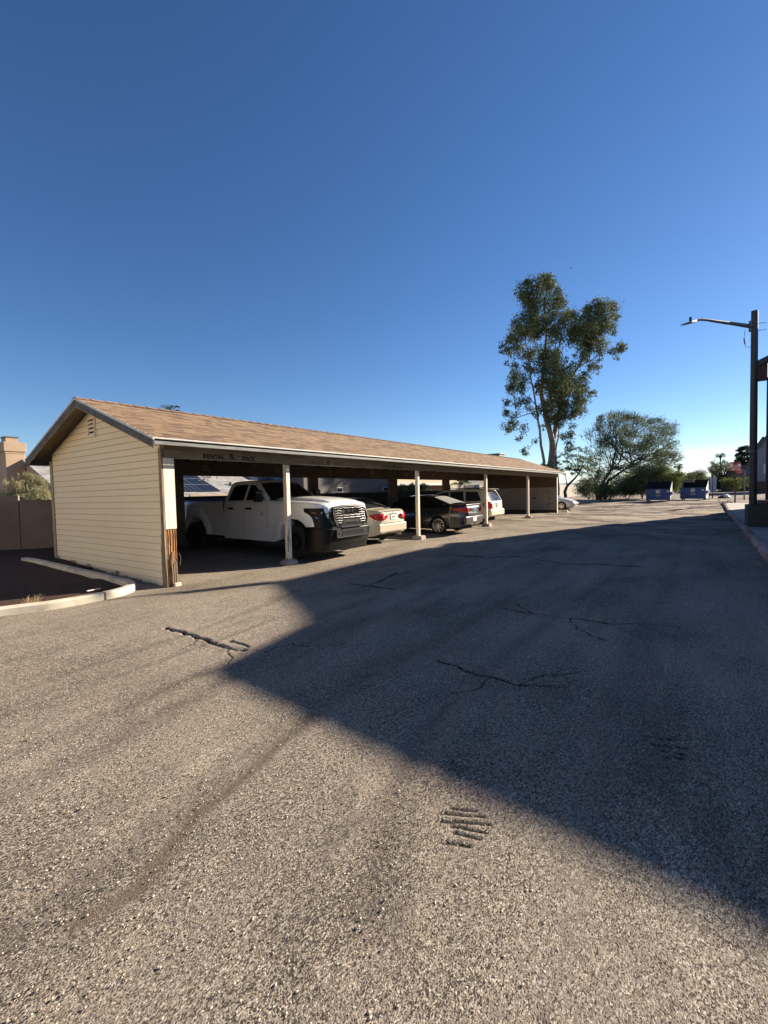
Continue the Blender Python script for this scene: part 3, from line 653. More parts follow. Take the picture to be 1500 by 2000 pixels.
    m.build('end_wall_boards', MT['inner'], cp)
    m = MB(); m.box(L-.02, L+.04, -.01, .07, -.02, 2.6); m.box(L-.12, L-.02, -.012, .025, 0, 2.43); m.build('corner_trim', MT['post'], cp)
    m = MB()
    for y, z, w_, h_ in ((1.55, 1.02, .42, .07), (.52, 1.03, .06, .16), (.42, .98, .3, .035), (.38, .62, .45, .05), (.6, .59, .2, .04), (1.5, 1.08, .2, .05)):
        P = [(y+w_/2*math.cos(a)*random.uniform(.7, 1.1), z+h_/2*math.sin(a)*random.uniform(.6, 1.2)) for a in [i*PI/6 for i in range(12)]]
        m.prism(P, lambda a, b, t: (t, a, b), L-.104, L-.1005)
    m.build('peeled_patch', MT['dark_inner'], e)
    m = MB(); m.box(L-.115, L-.1, .05, W-.2, 0.0, .2); m.build('skirting_board', MT['dark_inner'], cp)
    # roof-top cooler near the far end and a wire
    return cp
carport()
m = MB(); m.box(26.0, 27.0, 3.5, 4.6, 3.45, 4.16); m.box(25.95, 27.05, 3.45, 4.65, 4.16, 4.22)
tag(m.build('evaporative_cooler', simple('cooler_green_grey', (.16, .18, .15), .6), bevel=.02), 'low box shaped cooler peeking over the far roof ridge', 'cooler')
# wheel stop at the far corner
m = MB(); m.add([(28.0, -.55, 0), (28.25, -.55, 0), (28.25, .9, 0), (28.0, .9, 0), (28.04, -.5, .16), (28.21, -.5, .16), (28.21, .85, .16), (28.04, .85, .16)], [(0,3,2,1), (4,5,6,7), (0,1,5,4), (1,2,6,5), (2,3,7,6), (3,0,4,7)])
tag(m.build('wheel_stop', MT['kerb'], bevel=.02), 'pale concrete wheel stop on the ground by the far carport corner', 'wheel stop')
# ------------------------------------------------------------------ vehicles (front towards local +x, width along y)
def interp(pts, x):
    xs = [p[0] for p in pts]; ys = [p[1] for p in pts]; return float(np.interp(x, xs, ys))
def body_shell(name, mat, root, x0, x1, top, half, sill, axles, ra, zc, belt_tuck=.10, crown=.03, end_low=None, hmid=.55, step=.035, flare=None):
    """loft along x. top/half/sill: piecewise (x, value). axles: wheel x positions, ra arch radius, zc wheel centre height"""
    xs = list(np.arange(x0, x1, step)) + [x1]
    for a in axles:
        for s in (-1, 1):
            xs += [a+s*ra*math.sin(t) for t in np.linspace(.9, PI/2, 5)]
    xs = sorted(set(round(x, 4) for x in xs)); rings = []
    for x in xs:
        w = interp(half, x); zt = interp(top, x); zs = interp(sill, x); zb = zs; arch = False
        for a in axles:
            if abs(x-a) < ra:
                zz = zc+math.sqrt(max(0, ra*ra-(x-a)**2))
                if zz > zb: zb = zz; arch = True
        zb = min(zb, zt-.12)
        sh = zt-.05
        def yy(z):
            t = (z-hmid)/max(.1, (sh-hmid)); 
            if t < 0: t = (z-hmid)/max(.1, hmid-zs)*.7
            v = w*(1-belt_tuck*t*t*(.5 if t < 0 else 1))
            if flare:
                for a, fl, fr in flare:
                    dd = math.hypot(x-a, (z-zc)*.9)
                    if z < sh+.02: v += fl*max(0, min(1, (fr-dd)/(fr-ra)*1.4))**.6*(1 if z < sh-.06 else .5)
            return v
        ring = []
        zz = [zb+(sh-zb)*k/9 for k in range(10)]
        side = [(yy(z), z) for z in zz]
        wt = side[-1][0]
        topc = [(wt-.018, sh+.032), (wt-.05, zt), (wt*.75, zt+crown*.44), (wt*.4, zt+crown*.84), (0, zt+crown)]
        inn = [(max(0, side[0][0]-.05), zb), (max(0, w*.62), zb+.02), (0, zb+.02)]
        half_ = inn[::-1]+side+topc
        ring = [(x, y, z) for y, z in half_] + [(x, -y, z) for y, z in half_[::-1][1:-1]]
        rings.append(ring)
    n = len(rings[0]); mb = MB(); vs = [p for r in rings for p in r]
    fs = [(i*n+k, i*n+(k+1) % n, (i+1)*n+(k+1) % n, (i+1)*n+k) for i in range(len(rings)-1) for k in range(n)]
    fs += [tuple(range(n))[::-1], tuple(range((len(rings)-1)*n, len(rings)*n))]
    mb.add(vs, fs); return mb.build(name, mat, root, 38)
def cabin(name, mat, root, outl, zb, zr, wb, wr, crown=.03, fc=.05):
    """outl: (x,z) from front base over the roof to the rear base"""
    def hw(z): return wb+(wr-wb)*(z-zb)/(zr-zb)
    mb = MB(); U = [-1, -.96, -.7, -.35, 0, .35, .7, .96, 1]; vs = []
    for i, (x, z) in enumerate(outl):
        a = outl[max(i-1, 0)]; b = outl[min(i+1, len(outl)-1)]; dx, dz = b[0]-a[0], b[1]-a[1]; l = math.hypot(dx, dz) or 1
        nx, nz = dz/l, -dx/l
        if nz < 0: nx, nz = -nx, -nz
        f = crown if 0 < i < len(outl)-1 else fc
        for u in U: vs.append((x+nx*f*(1-u*u), u*hw(z), z+nz*f*(1-u*u)))
    n = len(U); m = len(outl)
    fs = [(i*n+k, i*n+k+1, (i+1)*n+k+1, (i+1)*n+k) for i in range(m-1) for k in range(n-1)]
    fs += [tuple(i*n for i in range(m)), tuple(i*n+n-1 for i in range(m))[::-1]]
    mb.add(vs, fs); o = mb.build(name, mat, root, 40, bevel=.012)
    return hw
def glass_strip(name, mat, root, A, B, hw, inset=.06, e0=.05, e1=.05, crown=.05, off=.012):
    """glass pane on the strip A->B ((x,z) points of the outline)"""
    dx, dz = B[0]-A[0], B[1]-A[1]; l = math.hypot(dx, dz); nx, nz = -dz/l, dx/l
    if nz < 0: nx, nz = -nx, -nz
    mb = MB(); vs = []
    for t in np.linspace(e0, 1-e1, 4):
        x, z = A[0]+dx*t, A[1]+dz*t
        for u in np.linspace(-1, 1, 9):
            y = u*(hw(z)-inset); c = crown*(1-(y/hw(z))**2)+off; vs.append((x+nx*c, y, z+nz*c))
    mb.add(vs, [(i*9+k, i*9+k+1, (i+1)*9+k+1, (i+1)*9+k) for i in range(3) for k in range(8)])
    return mb.build(name, mat, root, 60)
def side_pane(name, mat, root, poly, hw, s, off=.004):
    mb = MB(); n = len(poly)
    mb.add([(x, s*(hw(z)+off), z) for x, z in poly], [tuple(range(n))])
    return mb.build(name, mat, root, solid=0)
def wheel(root, x, y, r, w, s, rim_r, spokes=5, rim=None, dark=False, steer=0):
    """s = +1/-1 outward side"""
    rim = rim or MT['alloy']
    mb = MB(); fn = lambda a, b, h: (x+a, y+s*h, r+b)
    mb.lathe([(rim_r, -w*.5), (r*.93, -w*.5), (r*.985, -w*.38), (r, -w*.2), (r, w*.2), (r*.985, w*.38), (r*.93, w*.5), (rim_r+.02, w*.5), (rim_r, w*.44), (rim_r, -w*.5)], fn, 32)
    t = mb.build('wheel', MT['rubber'], root, 30)
    m = MB(); m.lathe([(rim_r+.004, w*.46), (rim_r-.012, w*.47), (rim_r-.03, w*.40), (rim_r-.035, -.02), (rim_r-.035, -w*.4)], fn, 32)
    m.lathe([(.0, w*.36), (.045, w*.36), (.06, w*.30), (.06, .0)], fn, 16)
    for k in range(spokes):
        a = 2*PI*k/spokes+.3
        for da in ((-.10, .10) if spokes < 8 else (0,)):
            c0 = a+da*2.6; c1 = a+da*1.3
            p = fn(.045*math.cos(c0), .045*math.sin(c0), w*.32); q = fn((rim_r-.02)*math.cos(c1), (rim_r-.02)*math.sin(c1), w*.40)
            m.bar(p, q, .030, .02, (0, 1, 0))
    m.build('rim', rim, t, 30)
    m = MB(); m.lathe([(.0, -.01), (rim_r-.03, -.01)], fn, 20); m.build('brake_disc', MT['under'] if not dark else MT['under'], t)
    return t
def plate_on(root, x, y, z, w, h, s, marks=True):
    m = MB(); m.box(x-.004 if s < 0 else x, x if s < 0 else x+.004, y-w/2, y+w/2, z-h/2, z+h/2); p = m.build('licence_plate', MT['plate'], root, bevel=.003)
    m = MB(); xx = x+s*.0052
    if marks:
        for k in range(6): m.box(xx-.0006, xx+.0006, y-w*.36+k*w*.125, y-w*.36+k*w*.125+w*.07, z-h*.22, z+h*.2)
        m.build('plate_characters', MT['ink'], p)
# ---------------------------------------------------------------- white pickup
def pickup():
    ro = thing('pickup_truck', (4.53, 2.56, .045), 'big white crew cab long bed pickup with chrome barred grille parked nose out', 'pickup truck', rotz=-PI/2)
    LF = 3.30; LR = -3.30; s = 1.03
    ax_f, ax_r = 2.26, -2.06; R = .43; ra = .56
    top = [(-3.3, 1.50), (-.70, 1.50), (-.66, 1.50), (1.15, 1.50), (1.6, 1.475), (2.6, 1.43), (3.0, 1.395), (3.12, 1.36), (3.2, 1.305)]
    half = [(-3.3, .96), (-3.2, 1.0), (2.2, 1.0), (2.85, .975), (3.05, .92), (3.13, .87), (3.2, .78)]
    sill = [(-3.3, .56), (-2.7, .54), (-.72, .48), (-.7, .42), (1.5, .40), (2.7, .82), (3.2, .84)]
    # bed box first (dually fenders)
    b = [(-3.3, 1.5), (-.72, 1.5)]
    body_shell('bed', MT['white'], ro, -3.28, -.715, [(-3.3, 1.50), (-.7, 1.50)], [(-3.3, .97), (-3.15, 1.0), (-.7, 1.0)], sill, [ax_r], ra, R+.03, .05, 0.0, hmid=.8, flare=[(ax_r, .07, .74)])
    m = MB(); m.box(-3.27, -.74, -.93, -.79, 1.496, 1.53); m.box(-3.27, -.74, .79, .93, 1.496, 1.53); m.box(-3.29, -3.2, -.93, .93, 1.48, 1.535); m.build('bed_rail_cap', MT['blackp'], ro, bevel=.01)
    m = MB(); m.box(-3.15, -.78, -.78, .78, 1.502, 1.512); m.build('bed_cover', MT['blackp'], ro)
    m = MB(); m.box(-.722, -.70, -.985, .985, .52, 1.47); m.build('cab_gap', MT['under'], ro)
    # cab + front clip
    body_shell('body', MT['white'], ro, -.70, 3.2, top, half, sill, [ax_f], ra, R+.03, .055, .05, hmid=.8, flare=[(ax_f, .045, .85)])
    # hood: raised centre with side creases
    m = MB(); vs = []; X = [1.22, 1.5, 2.0, 2.5, 2.85, 3.02, 3.12]; ZL = [.012, .05, .062, .055, .04, .02, -.01]
    for x, dz in zip(X, ZL):
        zt = interp(top, x); w = .66+(.04 if x < 2 else 0)-.03*(x-1.2)
        for u in (-1, -.93, -.5, 0, .5, .93, 1): vs.append((x, u*w, zt+.05*(1-(u*w)**2)+(dz if abs(u) < .95 else -.012)+ .012*(1-u*u)))
    m.add(vs, [(i*7+k, i*7+k+1, (i+1)*7+k+1, (i+1)*7+k) for i in range(6) for k in range(6)]); m.build('hood', MT['white'], ro, 30, solid=.02)
    for sgn in (-1, 1):
        m = MB(); m.box(1.22, 1.42, sgn*.86-.07, sgn*.86+.07, 1.502, 1.522); m.build('cowl_vent', MT['blackp'], ro)
    # greenhouse
    out = [(1.28, 1.48), (.62, 1.97), (.38, 2.035), (-.1, 2.055), (-.45, 2.04), (-.60, 1.98), (-.70, 1.50)]
    hw = cabin('cab', MT['white'], ro, out, 1.46, 2.05, .955, .72, .03, .05)
    glass_strip('windscreen', MT['glass'], ro, out[0], out[1], hw, .055, .04, .03, .055, .006)
    glass_strip('rear_window', MT['glass'], ro, out[6], out[5], hw, .12, .12, .1, .02, .01)
    for s_ in (-1, 1):
        side_pane('side_window', MT['glass'], ro, [(.27, 1.505), (.98, 1.505), (.93, 1.60), (.62, 1.85), (.50, 1.925), (.30, 1.945)], hw, s_)
        side_pane('side_window', MT['glass'], ro, [(.17, 1.505), (.20, 1.945), (-.32, 1.94), (-.44, 1.88), (-.55, 1.505)], hw, s_)
        side_pane('pillar_strip', MT['blackp'], ro, [(1.00, 1.50), (.62, 1.87), (.585, 1.90), (.95, 1.60)], hw, s_, .006)
        # door shut lines, handles, mouldings
        def hy(z):
            t = (z-.8)/(1.45-.8); t = t if t > 0 else (z-.8)/.3*.7
            return 1.0*(1-.055*t*t*(1 if t > 0 else .5))
        m = MB()
        for pts in ([(.215, 1.47), (.215, .48)], [(1.16, 1.47), (1.20, 1.2), (1.22, .75)], [(-.58, 1.47), (-.60, 1.1), (-.52, .9), (-.52, .48)], [(-.52, .49), (1.2, .49)]):
            for (xa, za), (xb, zb_) in zip(pts[:-1], pts[1:]):
                N = 6
                for k in range(N):
                    u0, u1 = k/N, (k+1)/N; zz0, zz1 = za+(zb_-za)*u0, za+(zb_-za)*u1; xx0, xx1 = xa+(xb-xa)*u0, xa+(xb-xa)*u1
                    m.bar((xx0, s_*(hy(zz0)+.0005), zz0), (xx1, s_*(hy(zz1)+.0005), zz1), .006, .006, (0, 1, 0))
        m.build('shut_lines', MT['under'], ro)
        for xh in (.33, -.48):
            m = MB(); m.box(xh-.03, xh+.21, s_*(hy(1.27)+.008)-.016, s_*(hy(1.27)+.008)+.016, 1.245, 1.305); m.build('door_handle', MT['blackp'], ro, bevel=.012)
        m = MB(); m.box(-.68, 1.62, s_*.975-.02, s_*.975+.02, .43, .475); m.build('sill_moulding', MT['white'], ro, bevel=.012)
        # towing mirror
        m = MB(); m.box(1.0, 1.07, min(s_*.9, s_*1.10), max(s_*.9, s_*1.10), 1.52, 1.56); m.box(.96, 1.08, min(s_*1.02, s_*1.24), max(s_*1.02, s_*1.24), 1.46, 1.78)
        mi = m.build('wing_mirror', MT['blackp'], ro, bevel=.025)
        m = MB(); m.box(.955, .96, min(s_*1.05, s_*1.21), max(s_*1.05, s_*1.21), 1.58, 1.75); m.box(1.078, 1.084, min(s_*1.03, s_*1.23), max(s_*1.03, s_*1.23), 1.71, 1.725); m.build('mirror_glass', MT['lens'], mi)
        # fender badge (small dark emblem and underline)
        m = MB(); y = s_*(hy(1.15)+.003)
        m.add([(1.0+.035*math.cos(a), y, 1.165+.03*math.sin(a)) for a in np.linspace(.6, 5.4, 9)] + [(1.0+.015*math.cos(a), y, 1.165+.012*math.sin(a)) for a in np.linspace(5.4, .6, 9)], [tuple(range(18))])
        m.add([(.92, y, 1.115), (1.08, y, 1.115), (1.08, y, 1.128), (.92, y, 1.128)], [(0,1,2,3)]); m.build('door_badge', MT['ink'], ro, solid=.003)
        m = MB(); m.box(-1.35, -1.31, s_*1.0-.004, s_*1.0+.006, .90, .915); m.build('fender_marker', MT['ink'], ro)
    # front end: black surround wrapping the corners, lamps, chrome barred grille
    m = MB(); m.cur = 0
    prof = [(2.62, .975), (2.9, .965), (3.06, .90), (3.14, .84), (3.185, .77), (3.215, .70), (3.235, .0)]
    def band(z0, z1, d0=0, d1=0, mat=None, name='x', prof=prof, off=.012, par=ro, zs=None, bevel=0):
        mb = MB(); P = [(x, y) for x, y in prof] + [(x, -y) for x, y in prof[::-1][1:]]; n = len(P)
        vs = [(x+off+d0, y*(1+off/1.0), z0) for x, y in P] + [(x+off+d1, y*(1+off), z1) for x, y in P] + [(x-.10, y*.96, z0) for x, y in P] + [(x-.10, y*.96, z1) for x, y in P]
        fs = [(i, i+1, n+i+1, n+i) for i in range(n-1)] + [(n+i, n+i+1, 3*n+i+1, 3*n+i) for i in range(n-1)] + [(2*n+i, i, i+1, 2*n+i+1)[::-1] for i in range(n-1)] + [(0, n, 3*n, 2*n), (n-1, 3*n-1, 4*n-1, 2*n-1)]
        mb.add(vs, fs); return mb.build(name, mat, par, 40, bevel=bevel)
    bp = band(.77, 1.285, .035, -.05, MT['blackg'], 'front_surround', off=.016)
    # bumper: matt black below with body coloured shelf line
    bu = band(.34, .77, -.04, .06, MT['blackp'], 'front_bumper', off=.05, bevel=.02)
    band(.20, .34, -.09, -.04, MT['blackp'], 'air_dam', off=.03)
    # chrome lower lip sweeping under the grille
    m = MB(); pts = [(3.27, .68, .98), (3.31, .66, .86), (3.335, .55, .795), (3.352, .3, .775), (3.357, 0, .77)]; pts = pts+[(x, -y, z) for x, y, z in pts[::-1][1:]]
    m.tube(pts, .011, 6); m.build('grille_lip', MT['chrome2'], ro, 40)
    # grille recess plate and bars
    m = MB(); m.add([(3.285, -.56, .82), (3.285, .56, .82), (3.265, .64, 1.0), (3.215, .62, 1.295), (3.215, -.62, 1.295), (3.265, -.64, 1.0)], [(0,1,2,3,4,5)]); gr = m.build('grille', MT['under'], ro, solid=.02)
    m = MB()
    for r, z in enumerate([1.262, 1.20, 1.138, 1.076, 1.014, .952, .89]):
        xx = 3.275+(1.28-z)*.10; wv = .60 if z > 1.0 else .60
        N = 5
        for k in range(N):
            y0 = -wv+2*wv*k/N; y1 = y0+2*wv/N
            if z < .96 and k in (1, 2, 3): continue
            if 1.13 < z < 1.24 and k in (1, 2, 3) and r in (1, 2): continue
            ym = (y0+y1)/2; hh = .013
            P = [(y0, -.003), (ym-.05, -.005), (ym+.05, -.005), (y1, -.003), (y1, .002), (y1-.05, .003), (ym+.045, .015), (ym-.045, .015), (y0+.05, .003), (y0, .002)]
            m.prism(P, lambda a, b, t, z=z, xx=xx: (xx-t, a, z+b), 0, .03)
    m.build('grille_bars', MT['chrome2'], gr, bevel=.002)
    RM = Matrix(((0, 0, 1, 0), (1, 0, 0, 0), (0, 1, 0, 0), (0, 0, 0, 1)))
    m = MB(); fp = [(3.315, -.60, .84), (3.30, -.665, .98), (3.265, -.665, 1.16), (3.225, -.62, 1.275), (3.235, -.3, 1.305), (3.24, 0, 1.31), (3.235, .3, 1.305), (3.225, .62, 1.275), (3.265, .665, 1.16), (3.30, .665, .98), (3.315, .60, .84)]
    m.tube(fp, .034, 8); m.build('grille_frame', MT['blackg'], gr, 50)
    text_obj('grille_letters', 'RAM', .14, MT['chrome2'], gr, Matrix.Translation((3.318, 0, 1.165)) @ RM, .008, .004, 0, 1.75)
    m = MB(); P = [(-.42, .81), (.42, .81), (.30, .935), (-.30, .935)]
    for a, b2 in zip(P, P[1:]+P[:1]): m.bar((3.335, a[0], a[1]), (3.335, b2[0], b2[1]), .014, .02, (1, 0, 0))
    m.build('lower_grille_frame', MT['dark_metal'], gr)
    m = MB()
    for k in range(9):
        y = -.32+k*.08; m.bar((3.33, y, .825), (3.33, y+.04, .87), .012, .01, (1,0,0)); m.bar((3.33, y+.04, .87), (3.33, y+.005, .92), .012, .01, (1,0,0))
    m.build('lower_grille_mesh', MT['dark_metal'], gr)
    # lower intake in the bumper
    ZO = -.065
    m = MB(); m.box(3.28, 3.345, -.62, .62, .60, .80); m.v = [(a_, b_, c_+ZO) for a_, b_, c_ in m.v]; it = m.build('bumper_intake', MT['under'], ro, bevel=.01)
    m = MB()
    for k in range(13):
        y = -.36+k*.056; m.bar((3.35, y, .66), (3.35, y+.028, .70), .012, .01, (1,0,0)); m.bar((3.35, y+.028, .70), (3.35, y, .755), .012, .01, (1,0,0))
    m.bar((3.35, -.40, .63), (3.35, -.40, .80), .014, .012); m.bar((3.35, .40, .63), (3.35, .40, .80), .014, .012)
    m.bar((3.352, -.60, .605), (3.352, .60, .605), .018, .018, (1,0,0)); m.box(3.345, 3.36, -.52, -.46, .70, .725); m.box(3.345, 3.36, .46, .52, .70, .725)
    m.v = [(a_, b_, c_+ZO) for a_, b_, c_ in m.v]; m.build('intake_mesh', MT['dark_metal'], it)
    for s_ in (-1, 1):
        # headlamp pod wrapping the corner: upper lamp, amber edge, lower DRL
        m = MB(); m.add([(3.22, s_*.70, 1.12), (3.16, s_*.84, 1.12), (3.0, s_*.955, 1.12), (2.83, s_*.985, 1.15), (2.80, s_*.985, 1.22), (3.0, s_*.94, 1.225), (3.12, s_*.84, 1.22), (3.18, s_*.70, 1.215)], [tuple(range(8))])
        hl = m.build('headlight', MT['blackg'], ro, solid=.01)
        m = MB()
        for a, b2, c in ((3.20, .73, 1.17), (3.165, .80, 1.17), (3.09, .885, 1.17)): m.lathe([(0, .012), (.026, .012), (.034, 0)], lambda p, q, h, a=a, b2=b2, c=c, s_=s_: (a+h+.012, s_*b2+p, c+q), 12)
        m.build('lamp_lens', MT['lens'], hl)
        m = MB(); m.bar((3.0, s_*.968, 1.165), (2.86, s_*.995, 1.18), .012, .045, (0,0,1)); m.build('side_marker', MT['amber'], hl)
        m = MB(); m.add([(3.22, s_*.72, 1.03), (3.13, s_*.87, 1.03), (2.98, s_*.96, 1.04), (2.94, s_*.975, 1.075), (3.1, s_*.90, 1.08), (3.205, s_*.74, 1.075)], [tuple(range(6))]); m.build('running_light', MT['lens'], hl, solid=.012)
        # fog lamp recess + three small marks
        m = MB(); m.add([(3.235, s_*.70, .60), (3.12, s_*.93, .62), (2.95, s_*1.018, .66), (2.95, s_*1.018, .74), (3.12, s_*.945, .78), (3.245, s_*.72, .79)], [tuple(range(6))])
        fg = m.build('fog_lamp', MT['under'], ro, solid=.008)
        m = MB()
        for k, t in enumerate((.25, .42, .58)): m.box(3.265-.105*t*1.0-.0, 3.28-.105*t, s_*(.70+.22*t)-.02, s_*(.70+.22*t)+.015, .69, .715)
        m.build('fog_lamp_lens', MT['lens'], fg)
        m = MB(); m.bar((3.13, s_*.66, .40), (3.22, s_*.66, .36), .05, .03); m.build('tow_hook', MT['alloy'], ro)
        wheel(ro, ax_f, s_*.86, R, .26, s_, .23, 8, MT['dark_rim']); wheel(ro, ax_r, s_*1.0, R, .26, s_, .23, 8, MT['dark_rim']); wheel(ro, ax_r, s_*.70, R, .26, s_, .23, 8, MT['dark_rim'])
        m = MB(); m.box(-3.31, -3.24, min(s_*.78, s_*.95), max(s_*.78, s_*.95), 1.0, 1.4); m.build('tail_light', MT['red'], ro, bevel=.01)
    # arch linings and underbody
    m = MB(); m.box(-3.2, 3.0, -.62, .62, .36, .95); m.box(-3.0, 3.05, -.56, .56, .9, 1.3); m.box(ax_f-.6, ax_f+.6, -.72, .72, .9, 1.1); m.box(-3.2, -.75, -.6, .6, .5, 1.2); m.build('underbody', MT['under'], ro)
    m = MB(); m.box(-3.36, -3.28, -.9, .9, .55, .75); m.build('rear_bumper', MT['chrome'], ro, bevel=.02)
    return ro
pickup()
# ---------------------------------------------------------------- generic sedan
def sedan(loc, rot, label, paint_m, P):
    ro = thing(P.get('name', 'sedan'), loc, label, P.get('cat', 'sedan'), rotz=rot)
    Lh = P['L']/2; R = P['R']; ra = R+.045; axf, axr = P['axf'], P['axr']
    body_shell('body', paint_m, ro, -Lh, Lh, P['top'], P['half'], P['sill'], [axf, axr], ra, R, .075, .03, hmid=P.get('hmid', .58))
    out = P['out']; zr = max(z for x, z in out)
    hw = cabin('cabin', P.get('roofm', paint_m), ro, out, P['zb'], zr, P['wb'], P['wr'], .035, .04)
    gm = P.get('glass', MT['glass2'])
    wi, ri = P['wind'], P['rear']
    glass_strip('windscreen', gm, ro, out[wi[0]], out[wi[1]], hw, .05, .05, .05, .045, .008)
    rg = glass_strip('rear_window', gm, ro, out[ri[0]], out[ri[1]], hw, P.get('rin', .06), .06, .06, .045, .008)
    for s in (-1, 1):
        for poly in P['side']: side_pane('side_window', gm, ro, poly, hw, s)
        wheel(ro, axf, s*(P['tw']), R, .2, s, P.get('rim', R*.66), P.get('sp', 5)); wheel(ro, axr, s*(P['tw']), R, .2, s, P.get('rim', R*.66), P.get('sp', 5))
        for (x0, x1, z) in P.get('handles', []):
            yy = interp(P['half'], x0)*(1-.075*((z-.58)/.4)**2*.8)
            m = MB(); m.box(x0, x1, s*yy-.008, s*yy+.02, z, z+.028); m.build('door_handle', paint_m, ro, bevel=.008)
        m = MB()
        for xs_ in P.get('cuts', []):
            zt = interp(P['top'], xs_)-.04; N = 6
            for k in range(N):
                z0 = .32+(zt-.32)*k/N; z1 = .32+(zt-.32)*(k+1)/N
                f = lambda z: interp(P['half'], xs_)*(1-.075*(max(0, (z-.58))/max(.1, zt-.01-.58))**2)+.001
                m.bar((xs_, s*f(z0), z0), (xs_, s*f(z1), z1), .006, .006, (0,1,0))
        if m.v: m.build('shut_lines', MT['under'], ro)
        xm = P['mir']; m = MB(); m.box(xm-.05, xm+.06, min(s*(P['wb']-.0), s*(P['wb']+.17)), max(s*(P['wb']-.0), s*(P['wb']+.17)), P['zb']+.06, P['zb']+.17); m.build('wing_mirror', P.get('mirm', paint_m), ro, bevel=.03)
    m = MB(); m.box(-Lh+.35, Lh-.3, -.55, .55, .17, .62); m.box(axf-ra, axf+ra, -.6, .6, .3, .66); m.box(axr-ra, axr+ra, -.6, .6, .3, .66); m.build('underbody', MT['under'], ro)
    return ro, hw, rg
def lamp(ro, name, mat, pts, th=.02):
    """pts (x,y,z) polygon on both sides, mirrored"""
    for s in (-1, 1):
        m = MB(); m.add([(x*1.006+(.0 if x > 0 else -.006), s*y*1.035, z) for x, y, z in pts], [tuple(range(len(pts)))]); l = m.build(name, mat, ro, solid=th)
        yield l, s
def lamp_strip(ro, name, mat, path, lens=None):
    for s in (-1, 1):
        m = MB(); vs = []; n = len(path)
        for i, (x, y, zb, zt) in enumerate(path):
            for k in range(4): vs.append((x, s*y, zb+(zt-zb)*k/3))
        m.add(vs, [(i*4+k, i*4+k+1, i*4+k+5, i*4+k+4) for i in range(n-1) for k in range(3)])
        l = m.build(name, mat, ro, 50, solid=-.012)
        if lens:
            x, y, z, r = lens; m = MB(); m.lathe([(0, .004), (r*.8, .003), (r, 0)], lambda p, q, h, s=s: (x-.016-h, s*y+p, z+q), 14); m.build('lamp_lens', MT['sign_red'], l)
# gold sedan, tail towards the lot (rear = local -x, rot so that -x points to -Y)
ro, hw, rg = sedan((7.58, 2.24, .035), PI/2, 'champagne gold compact sedan parked tail out beside the white pickup', MT['gold'], dict(
    L=4.42, R=.305, axf=1.32, axr=-1.25, tw=.735, sp=7,
    top=[(-2.21, 1.02), (-2.1, 1.075), (-1.6, 1.09), (-1.2, 1.05), (1.0, .97), (1.4, .95), (1.9, .86), (2.15, .72), (2.21, .62)],
    half=[(-2.21, .60), (-2.17, .73), (-2.05, .80), (-1.7, .845), (1.6, .85), (2.0, .78), (2.21, .56)],
    sill=[(-2.21, .36), (-2.0, .28), (-1.6, .22), (1.7, .2), (2.21, .3)],
    out=[(1.12, .96), (.42, 1.38), (.1, 1.455), (-.5, 1.47), (-.9, 1.43), (-1.62, 1.09)], zb=.95, wb=.79, wr=.56, wind=(0, 1), rear=(5, 4),
    side=[[(.85, 1.03), (.36, 1.34), (-.12, 1.40), (-.15, 1.03)], [(-.21, 1.03), (-.19, 1.40), (-.7, 1.38), (-1.1, 1.14), (-1.08, 1.04)]], handles=[(-.05, .12, .93), (-.98, -.81, .95)], cuts=[.95, -.18, -1.1], mir=.75))
# trunk face, bumper step, lights, plate
m = MB(); m.box(-2.235, -2.15, -.78, .78, .38, .66); bu = m.build('rear_bumper', MT['gold'], ro, bevel=.06, seg=4)
m = MB(); m.box(-2.226, -2.20, -.50, .50, .664, .672); m.box(-2.228, -2.20, -.60, .60, 1.045, 1.05); m.build('trunk_gap', MT['under'], ro)
lamp_strip(ro, 'tail_light', MT['red'], [(-2.232, .35, .85, .92), (-2.232, .46, .79, .965), (-2.225, .60, .765, .98), (-2.185, .73, .76, .985), (-2.07, .80, .79, .985), (-1.94, .835, .87, .96), (-1.86, .842, .91, .93)], (-2.228, .56, .86, .045))
plate_on(ro, -2.225, 0, .85, .30, .15, -1)
m = MB(); m.box(-2.232, -2.215, -.22, .22, .945, .965); m.build('plate_garnish', MT['ink'], ro)
m = MB(); m.tube([(-2.228, -.035, 1.005), (-2.228, 0, 1.02), (-2.228, .035, 1.005), (-2.228, 0, .99), (-2.228, -.035, 1.005)], .005, 5); m.build('trunk_emblem', MT['chrome'], ro)
m = MB(); m.tube([(-2.2, -.45, .27), (-2.05, -.45, .27)], .025, 8); m.build('exhaust_pipe', MT['chrome'], ro)
m = MB(); m.tube([(-.95, 0, 1.46), (-1.05, 0, 1.51)], .006, 5); m.build('roof_aerial', MT['ink'], ro)
